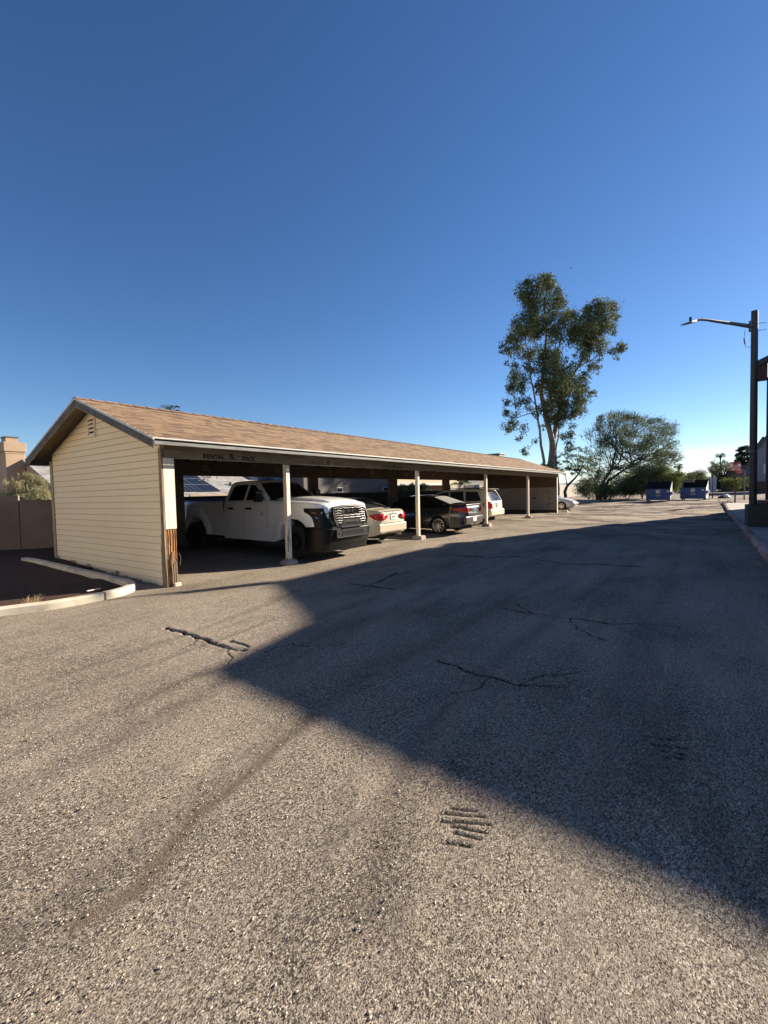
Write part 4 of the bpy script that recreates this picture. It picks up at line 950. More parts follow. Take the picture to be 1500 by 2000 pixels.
# black sedan
ro, hw, rg = sedan((11.76, 1.50, .02), PI/2, 'black sedan with silver multi spoke wheels parked tail out between two posts', MT['black'], dict(
    L=4.85, R=.335, axf=1.50, axr=-1.32, tw=.80, sp=9, rim=.245,
    top=[(-2.43, .98), (-2.34, 1.10), (-1.9, 1.13), (-1.2, 1.06), (1.0, 1.0), (1.5, .98), (2.1, .86), (2.36, .72), (2.43, .6)],
    half=[(-2.43, .58), (-2.38, .70), (-2.22, .82), (-1.8, .90), (1.7, .90), (2.2, .80), (2.43, .55)],
    sill=[(-2.43, .38), (-2.2, .28), (-1.7, .23), (1.8, .2), (2.43, .3)],
    out=[(1.25, .99), (.5, 1.40), (.15, 1.475), (-.5, 1.48), (-.95, 1.43), (-1.80, 1.13)], zb=.98, wb=.84, wr=.58, wind=(0, 1), rear=(5, 4), glass=MT['glass'],
    side=[[(.95, 1.06), (.42, 1.37), (-.1, 1.42), (-.14, 1.06)], [(-.2, 1.06), (-.18, 1.42), (-.75, 1.40), (-1.2, 1.2), (-1.3, 1.1)]], handles=[(0, .17, .96), (-1.0, -.83, .98)], cuts=[1.05, -.17, -1.15], mir=.85))
rg.data.materials[0] = simple('glare_glass', (.34, .34, .32), .35, 0, .1, 5)  # bright reflection on the rear window put into a pale glass colour
m = MB(); m.box(-2.45, -2.34, -.80, .80, .38, .68); m.build('rear_bumper', MT['black'], ro, bevel=.07, seg=4)
m = MB(); m.box(-2.437, -2.41, -.50, .50, .70, .77); m.build('plate_recess', MT['under'], ro)
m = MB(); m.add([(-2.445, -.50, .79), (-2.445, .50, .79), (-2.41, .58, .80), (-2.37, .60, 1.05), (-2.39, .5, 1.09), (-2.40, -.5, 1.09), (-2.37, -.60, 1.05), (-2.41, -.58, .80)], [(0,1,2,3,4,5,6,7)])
m.build('trunk_lid', NT('black_paint_glare').fin((.15, .15, .155), .30, .5, None, Coat_Weight=1, Coat_Roughness=.12), ro, solid=.02, bevel=.01)  # sun glare on the black lid put into a grey base colour
m = MB(); m.box(-2.40, -2.22, -.66, .66, 1.115, 1.135); m.build('boot_spoiler', MT['black'], ro, bevel=.01)
lamp_strip(ro, 'tail_light', MT['red'], [(-2.455, .56, .86, 1.03), (-2.44, .63, .83, 1.05), (-2.385, .71, .82, 1.05), (-2.24, .81, .85, 1.03), (-2.0, .872, .91, .995), (-1.88, .885, .95, .965)])
plate_on(ro, -2.455, 0, .55, .30, .15, -1, False)
m = MB(); m.tube([(-2.44, -.5, .27), (-2.2, -.5, .27)], .035, 8); m.build('exhaust_pipe', MT['chrome'], ro)
m = MB()
for k, w_ in enumerate((.03, .05, .03, .04)): m.box(-2.448, -2.444, -.36+k*.06, -.36+k*.06+w_, .87, .89)
m.box(-2.448, -2.444, -.05, .05, .93, .97); m.build('trunk_emblem', MT['chrome'], ro)
# beige suv
ro, hw, rg = sedan((16.72, 2.40, 0), PI/2, 'beige sport utility wagon with roof spoiler parked tail out at the empty bays', MT['beige'], dict(
    name='suv', cat='suv', L=4.66, R=.35, axf=1.42, axr=-1.28, tw=.80, sp=5, hmid=.7, zb=1.06, wb=.86, wr=.66, rin=.09,
    top=[(-2.33, 1.02), (-2.25, 1.13), (-1.5, 1.14), (1.1, 1.08), (1.6, 1.05), (2.15, .92), (2.33, .75)],
    half=[(-2.33, .70), (-2.29, .80), (-2.15, .885), (-1.8, .915), (1.7, .915), (2.1, .82), (2.33, .6)],
    sill=[(-2.33, .42), (-2.1, .34), (-1.7, .27), (1.8, .26), (2.33, .36)],
    out=[(1.2, 1.08), (.55, 1.60), (.2, 1.70), (-1.0, 1.735), (-1.85, 1.70), (-1.98, 1.66), (-2.27, 1.08)], wind=(0, 1), rear=(6, 5), roofm=MT['beige'],
    side=[[(.95, 1.14), (.50, 1.56), (-.05, 1.62), (-.1, 1.14)], [(-.17, 1.14), (-.14, 1.62), (-.85, 1.63), (-.95, 1.14)], [(-1.05, 1.14), (-.98, 1.62), (-1.62, 1.60), (-1.85, 1.16)]], handles=[(-.02, .16, 1.0), (-.9, -.72, 1.02)], cuts=[1.02, -.14, -1.0], mir=.85))
m = MB(); m.box(-2.37, -2.2, -.88, .88, .42, .74); m.build('rear_bumper', MT['beige'], ro, bevel=.07, seg=4)
m = MB(); m.add([(-1.84, -.62, 1.72), (-2.20, -.58, 1.705), (-2.20, .58, 1.705), (-1.84, .62, 1.72), (-1.84, -.62, 1.75), (-2.21, -.58, 1.725), (-2.21, .58, 1.725), (-1.84, .62, 1.75)], [(0,1,2,3), (7,6,5,4), (0,4,5,1), (1,5,6,2), (2,6,7,3), (3,7,4,0)]); m.build('roof_spoiler', MT['beige'], ro, bevel=.01)
lamp_strip(ro, 'tail_light', MT['red'], [(-2.352, .69, .79, 1.10), (-2.31, .80, .79, 1.12), (-2.18, .872, .80, 1.12), (-2.03, .895, .84, 1.10), (-1.97, .90, .92, 1.05)])
plate_on(ro, -2.36, 0, .93, .32, .16, -1)
m = MB(); m.box(-2.37, -2.34, -.24, .24, 1.03, 1.06); m.build('tailgate_garnish', MT['ink'], ro, bevel=.005)
m = MB(); m.bar((-2.29, -.1, 1.20), (-2.25, -.12, 1.32), .02, .02); m.box(-2.325, -2.30, -.03, .03, 1.13, 1.19); m.build('rear_wiper', MT['ink'], ro)
for y in (-.6, .6):
    m = MB(); m.tube([(.2, y, 1.72), (.1, y, 1.77), (-1.5, y, 1.80), (-1.65, y, 1.74)], .018, 6); m.build('roof_rail', MT['blackp'], ro)
# silver coupe at the far end, nose towards the lot
ro, hw, rg = sedan((31.55, 1.92, .03), -PI/2, 'silver white coupe at the far end with only its nose past the carport', MT['silver'], dict(
    name='coupe', cat='coupe', L=4.5, R=.31, axf=1.38, axr=-1.2, tw=.76, sp=7,
    top=[(-2.25, .8), (-2.1, .98), (-1.2, .98), (.9, .93), (1.4, .88), (1.9, .74), (2.15, .62), (2.25, .52)],
    half=[(-2.25, .55), (-2.05, .8), (-1.6, .87), (1.5, .87), (2.0, .78), (2.25, .5)],
    sill=[(-2.25, .34), (-1.9, .24), (1.8, .2), (2.25, .26)],
    out=[(1.1, .92), (.3, 1.26), (-.1, 1.34), (-.6, 1.33), (-1.5, .99)], zb=.92, wb=.80, wr=.54, wind=(0, 1), rear=(4, 3),
    side=[[(.75, .99), (.25, 1.22), (-.3, 1.27), (-.32, .99)], [(-.38, .99), (-.36, 1.27), (-.7, 1.24), (-1.0, 1.03)]], cuts=[.85, -.34], mir=.65))
for l, s in lamp(ro, 'headlight', MT['lens'], [(2.19, .50, .62), (2.06, .74, .62), (1.8, .80, .68), (1.75, .70, .76), (2.05, .55, .70)], .01): pass
m = MB(); m.box(2.12, 2.262, -.45, .45, .34, .42); m.build('front_intake', MT['under'], ro, bevel=.01)
m = MB(); m.box(2.1, 2.275, -.74, .74, .44, .54); m.build('front_bumper', MT['silver'], ro, bevel=.03, seg=3)
# ------------------------------------------------------------------ surroundings
def GP(px, D):
    """ground point under image column px at depth D along the view axis"""
    y = 970
    for _ in range(12):
        p = at(px, y, D); g = gzf(p.x, p.y); y += (p.z-g)*F/D
    return Vector((p.x, p.y, g))
# --- block walls behind
def wall_run(name, p, q, h, mat, label, th=.16, cap=True, cat='block wall', joints=()):
    p, q = Vector((*p, 0)), Vector((*q, 0)); d = (q-p).normalized(); n = Vector((-d.y, d.x, 0)); L_ = (q-p).length
    t = thing(name, p, label, cat)
    mb = MB(); N = max(1, int(L_/2)); 
    for i in range(N):
        a, b = d*(L_*i/N), d*(L_*(i+1)/N); g0 = gzf(*(p+a).xy)-.2; g1 = gzf(*(p+b).xy)-.2; zt = h
        mb.add([(a.x, a.y, g0), (b.x, b.y, g1), (b.x+n.x*th, b.y+n.y*th, g1), (a.x+n.x*th, a.y+n.y*th, g0), (a.x, a.y, zt), (b.x, b.y, zt), (b.x+n.x*th, b.y+n.y*th, zt), (a.x+n.x*th, a.y+n.y*th, zt)],
               [(4,5,6,7), (0,1,5,4), (2,3,7,6)] + ([(0,4,7,3)] if i == 0 else []) + ([(1,2,6,5)] if i == N-1 else []))
    mb.build('wall_face', mat, t)
    if joints:
        m = MB()
        for j in joints: m.box(d.x*j-.006, d.x*j+.006, d.y*j-.012, d.y*j-.001, 0, h-.02)
        m.build('joint', MT['under'], t)
    return t
# left stretch, turned away from the sun, with a higher first panel
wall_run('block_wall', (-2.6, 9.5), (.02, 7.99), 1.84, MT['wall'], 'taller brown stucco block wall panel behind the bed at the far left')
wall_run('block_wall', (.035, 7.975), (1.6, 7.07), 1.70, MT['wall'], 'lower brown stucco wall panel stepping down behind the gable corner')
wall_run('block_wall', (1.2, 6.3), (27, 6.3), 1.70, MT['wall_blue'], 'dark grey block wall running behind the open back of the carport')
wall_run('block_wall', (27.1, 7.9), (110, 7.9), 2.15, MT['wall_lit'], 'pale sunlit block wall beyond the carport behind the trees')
# unseen building added left of and behind the camera to bounce sunlight onto the gable
h = thing('apartment_building', (-15, 1, 0), 'unseen cream stucco block added left of the bed to bounce light on the gable', 'apartment building')
m = MB(); m.box(-9, 0, -5.5, 12, 0, 6.2); m.build('wall', simple('cream_stucco', (.78, .66, .48), .9, 0, .05), h)
m = MB(); m.prism([(-6.2, 6.15), (12.7, 6.15), (3.2, 8.2)], lambda a, b, t: (t, a, b), -9.3, .45); m.build('roof', MT['ridge'], h)
for y in (-3, .5, 4.5, 8.5):
    for z in (.9, 3.6):
        m = MB(); m.box(0, .05, y, y+1.4, z, z+1.2); wi = m.build('window', MT['drip'], h); m = MB(); m.box(.05, .06, y+.08, y+1.32, z+.08, z+1.12); m.build('pane', MT['glass2'], wi)
# --- houses behind the wall
def house_a():
    h = thing('house', (2, 11.3, 0), 'neighbour house with pale grey shingle roof, solar panels and stucco chimney', 'house')
    X0, X1, Ye, Yr, Yb, ze, zr = 0.0, 4.1, 0.0, 2.95, 8.0, 2.33, 3.45
    sl = (zr-ze)/(Yr-Ye)
    m = MB(); m.prism([(.35, 0), (Yb, 0), (Yb, ze), (Yr, zr-.1), (.35, ze+.05)], lambda a, b, t: (t, a, b), 0, X1); m.build('wall', MT['stucco_brown'], h)
    m = MB(); m.add([(-.12, Ye-.1, ze-.04), (X1, Ye-.1, ze-.04), (X1, Yr, zr), (-.12, Yr, zr), (-.12, Ye-.1, ze-.12), (X1, Ye-.1, ze-.12), (X1, Yr, zr-.08), (-.12, Yr, zr-.08)], [(0,1,2,3), (0,4,5,1), (4,7,6,5), (0,3,7,4)])
    m.add([(-.12, Yb+.3, ze-.5), (X1, Yb+.3, ze-.5), (X1, Yr, zr), (-.12, Yr, zr)], [(0,3,2,1)]); m.build('roof', MT['gshingle'], h)
    # lower roof wing seen through the first bay: long slope with panels
    m = MB(); Y0, Y1, z0, z1 = .2, 7.0, 1.72, 4.5
    m.add([(4.2, Y0, z0), (13.3, Y0, z0), (13.3, Y1, z1), (4.2, Y1, z1), (4.2, Y0, z0-.14), (13.3, Y0, z0-.14), (13.3, Y1, z1-.14), (4.2, Y1, z1-.14)], [(0,1,2,3), (0,4,5,1), (4,7,6,5), (0,3,7,4), (1,5,6,2)])
    r2 = m.build('roof', MT['gshingle'], h)
    sl2 = (z1-z0)/(Y1-Y0)
    for (xa, xb, ya, yb) in ((4.3, 7.45, .65, 3.9), (10.6, 12.4, 2.3, 4.2)):
        m = MB(); f = lambda y: z0+sl2*(y-Y0)+.07
        sk = 0
        m.add([(xa, ya, f(ya)), (xb, ya, f(ya)), (xb-sk, yb, f(yb)), (xa, yb, f(yb)), (xa, ya, f(ya)-.05), (xb, ya, f(ya)-.05), (xb-sk, yb, f(yb)-.05), (xa, yb, f(yb)-.05)], [(0,1,2,3), (0,4,5,1), (1,5,6,2), (2,6,7,3), (3,7,4,0)])
        sp = m.build('solar_panel', MT['solar'], h)
        m = MB()
        for k in range(1, 4): yy = ya+(yb-ya)*k/4; m.bar((xa, yy, f(yy)+.004), (xb-sk*k/4, yy, f(yy)+.004), .02, .006)
        for k in range(1, 9):
            xx = xa+(xb-xa)*k/9*.75; m.bar((xx, ya, f(ya)+.004), (xx, ya+(yb-ya)*.5, f(ya+(yb-ya)*.5)+.004), .012, .006)
        m.build('panel_grid', MT['solar_line'], sp)
    m = MB(); a = Vector((7.6, 1.9, z0+sl2*1.7)); m.bar(a, a+Vector((0, 0, .35)), .03, .03); m.bar(a+Vector((-.5, .1, .1)), a+Vector((.9, .1, .55)), .04, .03); m.bar(a+Vector((.6, .1, .2)), a+Vector((.6, .1, .5)), .025, .025); m.bar(a+Vector((-.35, .1, -.02)), a+Vector((-.2, .1, .25)), .02, .02)
    m.build('roof_aerial', MT['lampgrey'], r2)
    m = MB(); m.lathe([(0, .15), (.09, .15), (.09, -.1)], lambda p, q, hh: (8.7+p, 1.5+q, z0+.55+hh), 10); m.lathe([(0, .25), (.05, .25), (.05, -.1)], lambda p, q, hh: (8.2+p, 2.6+q, z0+1.0+hh), 10); m.build('roof_vent', MT['lampgrey'], r2)
    m = MB(); m.box(4.2, 13.3, .12, .2, z0-.28, z0-.02); m.box(5.4, 9.0, .0, .11, z0-.02, z0+.06); m.build('fascia', MT['stucco_tan'], h)
    # chimney on the gable
    m = MB(); m.box(-.65, -.02, 2.65, 4.6, -.2, 3.62); c = m.build('chimney', MT['stucco_tan'], h, bevel=.02)
    m = MB(); m.box(-.70, .03, 2.60, 4.65, 3.62, 4.00); m.box(-.67, 0, 2.63, 4.62, 3.54, 3.60); m.build('chimney_collar', MT['stucco_tan'], c, bevel=.02)
    m = MB(); m.box(-.52, -.12, 3.0, 3.5, 4.0, 4.2); m.build('flue', MT['stucco_tan'], c, bevel=.01); m = MB(); m.box(-.54, -.10, 2.98, 3.52, 4.2, 4.25); m.build('flue_cap', MT['rake'], c)
house_a()
def house_b():
    h = thing('house', (15.6, 12.2, 0), 'pale grey stucco house wall rising behind the grey block wall', 'house')
    m = MB(); m.box(0, 9.6, 0, 9, 0, 3.5); w = m.build('wall', MT['stucco_pale'], h)
    m = MB(); m.prism([(-.4, 3.4), (9.4, 3.4), (4.5, 4.7)], lambda a, b, t: (t, a, b), -.3, 9.9); m.build('roof', MT['gshingle'], h)
    for x in (3.05, 8.5):
        m = MB(); m.box(x, x+.62, -.03, .0, 1.75, 2.1); wi = m.build('window', MT['stucco_white'], h); m = MB(); m.box(x+.06, x+.56, -.045, -.031, 1.8, 2.04); m.build('pane', MT['glass2'], wi)
    m = MB(); m.box(10.1, 10.25, -.1, .4, 0, 2.9); m.build('side_post', MT['stucco_white'], h)
house_b()
def house_c():
    h = thing('house', (27, 14.5, 0), 'low house with bright cream fascia and tan roof seen through the third bay', 'house')
    m = MB(); m.box(0, 22, .9, 8, 0, 2.5); m.build('wall', MT['stucco_brown'], h)
    m = MB(); m.add([(-.5, 0, 2.55), (17, 0, 2.55), (17, 4, 3.9), (-.5, 4, 3.9)], [(0,1,2,3)]); m.build('roof', simple('tan_roof', (.50, .38, .22), .9, 0, .3, 5), h, solid=.1)
    m = MB(); m.box(-.5, 17, -.06, .0, 2.28, 2.56); m.box(11, 22, -.09, -.061, 2.12, 2.24); m.build('fascia', MT['drip'], h)
    m = MB(); m.box(17.2, 23, -.2, 3, 2.2, 3.3); m.build('dark_gable', MT['rake'], h)
    for x in (3, 8, 13):
        m = MB(); m.box(x, x+1.6, .86, .9, 1.0, 2.0); wi = m.build('window', MT['glass2'], h)
    f = thing('picket_fence', (34.9, 10.5, 0), 'white picket railing behind the block wall near the beige wagon', 'fence')
    m = MB()
    for k in range(18): m.box(k*.25, k*.25+.07, 0, .03, 1.3, 2.35)
    m.build('pickets', MT['drip'], f); m = MB(); m.box(0, 4.4, -.03, 0, 1.95, 2.03); m.build('rail', MT['drip'], f)
house_c()
# --- right hand pavement, kerb
def right_side():
    YK = -9.30
    m = MB(); xs = list(np.arange(2, 37.6, 1.2)); vs = []
    for x in xs:
        g = gzf(x, YK)
        for y in (YK-.17, -11, -16, -30): vs.append((x, y, g+.125))
    m.add(vs, [(i*4+k, i*4+k+1, (i+1)*4+k+1, (i+1)*4+k) for i in range(len(xs)-1) for k in range(3)])
    o = m.build('pavement', MT['side']); tag(o, kind='structure')
    k = thing('kerb', (2, YK, 0), 'broken red painted kerb edging the raised pavement on the right', 'kerb')
    rng = random.Random(9); x = 2.0
    while x < 37.2:
        l = rng.choice([1.3, 1.5, 1.5, .7]); l = min(l, 37.4-x); g = gzf(x+l/2, YK); m = MB()
        dy = rng.uniform(-.02, .02); dz = rng.uniform(-.012, .01); a = rng.uniform(-.01, .01)
        pr = [(0, -.1), (.018, .13), (.04, .15), (-.15, .15), (-.165, .13), (-.165, -.1)]
        pr = [(.0, -.1), (-.02, .13), (-.045, .15), (-.155, .15), (-.165, -.1)]
        m.prism(pr, lambda p, q, t, x=x, g=g, dy=dy, dz=dz, a=a: (t-2, p+dy+a*(t-x), g+q+dz), x+.012, x+l-.012)
        m.build('kerb_block', MT['redkerb'], k, bevel=.008); x += l
    # crumbled end of the kerb
    for i in range(7):
        p = GP(1414+rng.uniform(0, 16), 33.5+rng.uniform(0, 2.2)); s = rng.uniform(.10, .24); m = MB()
        m.add([(s*math.cos(t)*rng.uniform(.6, 1.1), s*math.sin(t)*rng.uniform(.6, 1.1), z*rng.uniform(.7, 1.2)) for z in (0, s*.7) for t in [j*PI/3 for j in range(6)]], [tuple(range(6))[::-1], tuple(range(6, 12))]+[(j, (j+1) % 6, 6+(j+1) % 6, 6+j) for j in range(6)])
        tag(m.build('rubble', MT['conc'], loc=p), 'broken concrete chunk lying at the crumbled end of the red kerb', 'rubble', 'rubble at the kerb end')
    # lamp post on its dark green base
    lp = thing('street_lamp', (16.95, -9.98, .12), 'tall dark parking lot lamp post with one long arm on a dark green concrete base', 'street lamp')
    m = MB(); m.box(-.42, .42, -.42, .52, -.1, .80, .06); b = m.build('lamp_base', MT['basegreen'], lp, bevel=.02)
    m = MB(); m.box(-.56, .56, -.56, .56, -.1, .04, .06); m.build('base_plinth', MT['basegreen'], b, bevel=.015)
    m = MB(); m.box(-.425, .425, -.425, .425, .805, .812, .06); m.build('base_cap', MT['wall_blue'], b)
    dx, dy = -.17, .34
    m = MB(); m.tube([(dx, dy, .8), (dx-.02, dy+.01, 4), (dx-.05, dy+.02, 7.75)], [.118, .112, .10], 20); pl = m.build('pole', MT['pole'], lp, 40)
    m = MB(); m.box(dx-.20, dx-.125, dy-.03, dy+.13, 2.7, 2.76) ; m.build('pole_band', MT['lampgrey'], pl)
    tip = at(1332, 634, 14.5)-Vector((16.95, -9.98, .12)); root = Vector((dx-.06, dy+.12, 7.22)); A = tip-root
    pts = [root+A*t+Vector((0, 0, h)) for t, h in ((0, 0), (.25, .07), (.5, .13), (.66, .175), (.76, .18), (.83, .12))]
    m = MB(); m.tube(pts, [.075, .06, .05, .042, .038, .035], 10); ar = m.build('lamp_arm', MT['lampgrey'], lp, 40)
    m = MB(); m.box(root.x-.05, root.x+.12, root.y-.10, root.y+.06, root.z-.16, root.z+.2); m.build('arm_bracket', MT['lampgrey'], ar, bevel=.01)
    d = A.normalized(); s = Vector((-d.y, d.x, 0)).normalized(); e = pts[-1]; t2 = tip
    m = MB(); m.add([e+s*.07+Vector((0,0,.045)), e-s*.07+Vector((0,0,.045)), e-s*.08-Vector((0,0,.045)), e+s*.08-Vector((0,0,.045)),
                     e+(t2-e)*.55+s*.13+Vector((0,0,.03)), e+(t2-e)*.55-s*.13+Vector((0,0,.03)), e+(t2-e)*.55-s*.13-Vector((0,0,.035)), e+(t2-e)*.55+s*.13-Vector((0,0,.035)),
                     t2+s*.05+Vector((0,0,.015)), t2-s*.05+Vector((0,0,.015)), t2-s*.05-Vector((0,0,.02)), t2+s*.05-Vector((0,0,.02))],
              [(0,1,2,3), (0,4,5,1), (1,5,6,2), (2,6,7,3), (3,7,4,0), (4,8,9,5), (5,9,10,6), (6,10,11,7), (7,11,8,4), (8,11,10,9)])
    lh = m.build('lamp_head', MT['lampgrey'], lp, bevel=.015)
    q = e+(t2-e)*.35; m = MB(); m.lathe([(0, .17), (.035, .17), (.04, .05)], lambda a, b_, h: (q.x+a, q.y+b_, q.z+h), 10); m.build('photocell', MT['blackp'], lh)
    m = MB(); r0 = root+Vector((-.08, .12, -.1)); m.tube([r0+Vector((.02, .05, .0)), r0+Vector((-.02, .08, -.35)), r0+Vector((.02, .02, -.62)), r0+Vector((.14, -.12, -.62))], .008, 5); m.tube([r0+Vector((-.02, .08, -.3)), r0+Vector((.0, .05, -.52))], .02, 6); m.build('cable', MT['lampgrey'], pl)
    m = MB(); m.bar((dx+.0, dy-.1, 7.3), (dx+.08, dy-.32, 7.3), .015, .015); m.bar((dx, dy-.1, 7.05), (dx+.08, dy-.32, 7.05), .015, .015); m.build('bolt', MT['lampgrey'], pl)
    # brown planter box
    m = MB(); m.box(21.5, 22.3, -10.95, -10.14, .1, .90, .05); pb = m.build('planter_box', simple('planter_brown', (.14, .085, .06), .8, 0, .2), bevel=.02); tag(pb, 'low brown boxed planter behind the lamp post base', 'planter')
    m = MB(); m.box(21.45, 22.35, -11.0, -10.09, .90, .94, .05); m.build('coping', MT['kerb'], pb, bevel=.01)
    # apartment building: mostly right of the frame, its shadow crosses the lot
    ap = thing('apartment_building', (9.4, -10.4, .12), 'tall brown apartment building with dark green roof fascia at the right edge', 'apartment building')
    o = Vector((9.4, -10.4, .12))
    def B(x0, x1, y0, y1, z0, z1): 
        mb = MB(); mb.box(x0-o.x, x1-o.x, y0-o.y, y1-o.y, z0-o.z, z1-o.z); return mb
    # lower wing with slightly rising roof
    m = MB(); xa, xb = 9.5-o.x, 18.0-o.x
    m.add([(xa, 0, 0), (xb, 0, 0), (xb, -14, 0), (xa, -14, 0), (xa, 0, 5.16), (xb, 0, 6.3), (xb, -14, 6.5), (xa, -14, 5.75)], [(0,3,2,1), (4,5,6,7), (0,1,5,4), (1,2,6,5), (2,3,7,6), (3,0,4,7)])
    m.build('wall', MT['apt'], ap)
    m = MB(); m.add([(xa-.12, .08, 5.16), (xb, .08, 6.3), (xb, -14, 6.5), (xa-.12, -14, 5.75), (xa-.12, .08, 5.02), (xb, .08, 6.16), (xb, -14, 6.36), (xa-.12, -14, 5.6)], [(0,1,2,3), (0,4,5,1), (3,7,4,0), (4,7,6,5)]); m.build('roof', MT['apt_roof'], ap)
    B(9.1, 9.6, -26, -14.4, 0, 5.34).build('wall', MT['apt'], ap)  # unseen wing added to step the shadow edge on the lot
    for wx in (10.6, 13.2, 15.6):
        for wz in (1.0, 3.4):
            wi = B(wx, wx+1.3, -10.4, -10.36, wz, wz+1.2).build('window', MT['drip'], ap); B(wx+.07, wx+1.23, -10.36, -10.35, wz+.07, wz+1.13).build('pane', MT['glass2'], wi)
    B(18.0, 24.85, -24, -11.4, .1, 7.2).build('wall', MT['apt'], ap)
    B(18.0, 24.85, -11.4, -10.85, 6.25, 6.9).build('porch_beam', MT['apt_brown'], ap)
    B(18.1, 24.9, -11.4, -10.85, 3.3, 3.55).build('balcony_floor', MT['apt_brown'], ap)
    B(18.1, 24.9, -10.9, -10.85, 3.55, 4.55).build('balcony_rail', MT['apt_brown'], ap)
    B(24.85, 25.1, -24, -10.68, .1, 6.9).build('end_post', MT['apt_brown'], ap)
    B(18.0, 18.25, -11.4, -10.6, .1, 6.9).build('end_post', MT['apt_brown'], ap)
    B(24.86, 25.08, -10.68, -10.28, 6.78, 7.60).build('porch_beam', MT['apt_brown'], ap)
    m = MB()
    for xa, xb, y0, z0, dy, dz in ((18.8, 24.7, -10.74, 8.05, 6, 1.3), (24.7, 25.25, -10.25, 7.62, .9, .40)):
        xa, xb, y0 = xa-o.x, xb-o.x, y0-o.y
        m.add([(xa, y0, z0), (xb, y0, z0), (xb, y0-dy, z0+dz), (xa, y0-dy, z0+dz), (xa, y0, z0-.28), (xb, y0, z0-.28), (xb, y0-dy, z0+dz-.28), (xa, y0-dy, z0+dz-.28)], [(0,1,2,3), (0,4,5,1), (1,5,6,2), (3,7,4,0), (4,7,6,5), (2,6,7,3)])
    m.build('roof', MT['apt_roof'], ap, one=True)
    B(18.9, 24.8, -24, -11.4, 7.2, 8.0).build('wall', MT['apt'], ap)
    # unseen block added right of the frame, shaped to cast the sloping shadow edge
    m = MB(); P = [(25.2, .1), (34.7, .1), (34.7, 2.1), (32.2, 5.55), (30.4, 7.5), (28.2, 8.9), (25.2, 9.0)]
    m.prism([(a-o.x, b-o.z) for a, b in P], lambda a, b, t: (a, t, b), -12.0-o.y, -16-o.y); m.build('unseen_shadow_block', MT['apt'], ap)
right_side()
# --- signs
def sign(px, D, h, label):
    p = GP(px, D); s = thing('parking_sign', p, label, 'sign')
    return s, p
s, p = sign(1435.5, 33.5, 2.6, 'red and white parking notice sign on a rusty square post at the kerb end')
m = MB(); m.box(-.045, .045, -.045, .045, 0, 2.95); po = m.build('post', MT['rust'], s)
tb = 2.42
m = MB(); m.box(-.075, -.055, -.31, .31, tb, tb+.66); pn = m.build('sign_plate', MT['sign_white'], s, bevel=.01)
m = MB(); m.box(-.0785, -.0755, -.31, .31, tb+.0, tb+.26); m.box(-.0785, -.0755, -.13, .16, tb+.36, tb+.64); m.box(-.0785, -.0755, -.31, .31, tb+.56, tb+.66); m.build('red_panel', MT['sign_red'], pn)
m = MB()
for zz, row in ((tb+.17, 7), (tb+.07, 8)):
    for k in range(row): m.box(-.081, -.079, -.27+k*.54/row, -.27+k*.54/row+.045, zz-.03, zz+.03)
m.build('lettering', MT['sign_white'], pn)
m = MB()
for k in range(6): m.box(-.0795, -.077, -.27+k*.09, -.22+k*.09, tb+.285, tb+.335)
m.box(-.0795, -.0765, -.30, -.16, tb+.50, tb+.60); m.build('lettering', MT['ink'], pn)
m = MB(); m.box(-.0, .02, -.28, .02, -.0, .3); m.v = [(x+.05, y-.1, z+tb-.2) for x, y, z in m.v]; m.build('small_plate', MT['sign_red'], s)
s, p = sign(1453.5, 37, 2.3, 'slim pole with a teal street name blade beside the parking notice'); s.name = 'street_name_sign'
m = MB(); m.tube([(0, 0, 0), (0, 0, 2.5)], .05, 8); m.build('post', MT['lampgrey'], s); m = MB(); m.box(-.02, .01, -.1, .62, 2.10, 2.35); m.v = [(x, y, z+.15) for x, y, z in m.v]; m.build('name_blade', MT['teal'], s)
p = GP(1392, 44); s = thing('sign_post', p, 'thin dark post with small blade standing behind the low bench', 'post')
m = MB(); m.tube([(0, 0, 0), (0, 0, 2.7)], .035, 6); m.box(-.02, .02, -.3, .25, 2.5, 2.65); m.build('post', MT['rust'], s)
p = GP(1393, 78); tag(MB().box(-.2, .2, -.45, .45, 0, 2.6).build('monument_sign', MT['stucco_white'], loc=p, bevel=.03), 'pale upright board far off in front of the shrubs', 'board')
# --- bench and rubbish
p = GP(1390, 41.5); s = thing('bench', p, 'low rusty bench frame standing right of the dumpsters', 'bench')
m = MB(); m.box(-.2, .2, -.52, .52, .50, .55); m.build('seat', MT['conc'], s)
for a, b in ((-.17, -.49), (.17, -.49), (-.17, .49), (.17, .49), (-.17, -.02), (.17, .18)): MB().box(a-.02, a+.02, b-.02, b+.02, 0, .5).build('leg', MT['rust'], s)
for i, (px, sz, mt, lb) in enumerate([(1417, .38, 'bag', 'white bag of rubbish dumped on the bare lot right of the bench'), (1409.5, .26, 'rust', 'dark crumpled bag lying left of the white rubbish bag')]):
    p = GP(px, 42.5); m = MB(); rng = random.Random(i+2); vs = []; N = 10
    m.lathe([(.02, 0), (sz*.9, .02), (sz, sz*.4), (sz*.75, sz*.8), (.25*sz, sz*1.05), (0, sz)], lambda a, b, h: (a*rng.uniform(.75, 1.1), b*rng.uniform(.8, 1.15), h*rng.uniform(.85, 1.1)), 10)
    tag(m.build('trash_bag', MT[mt], loc=p), lb, 'trash bag')
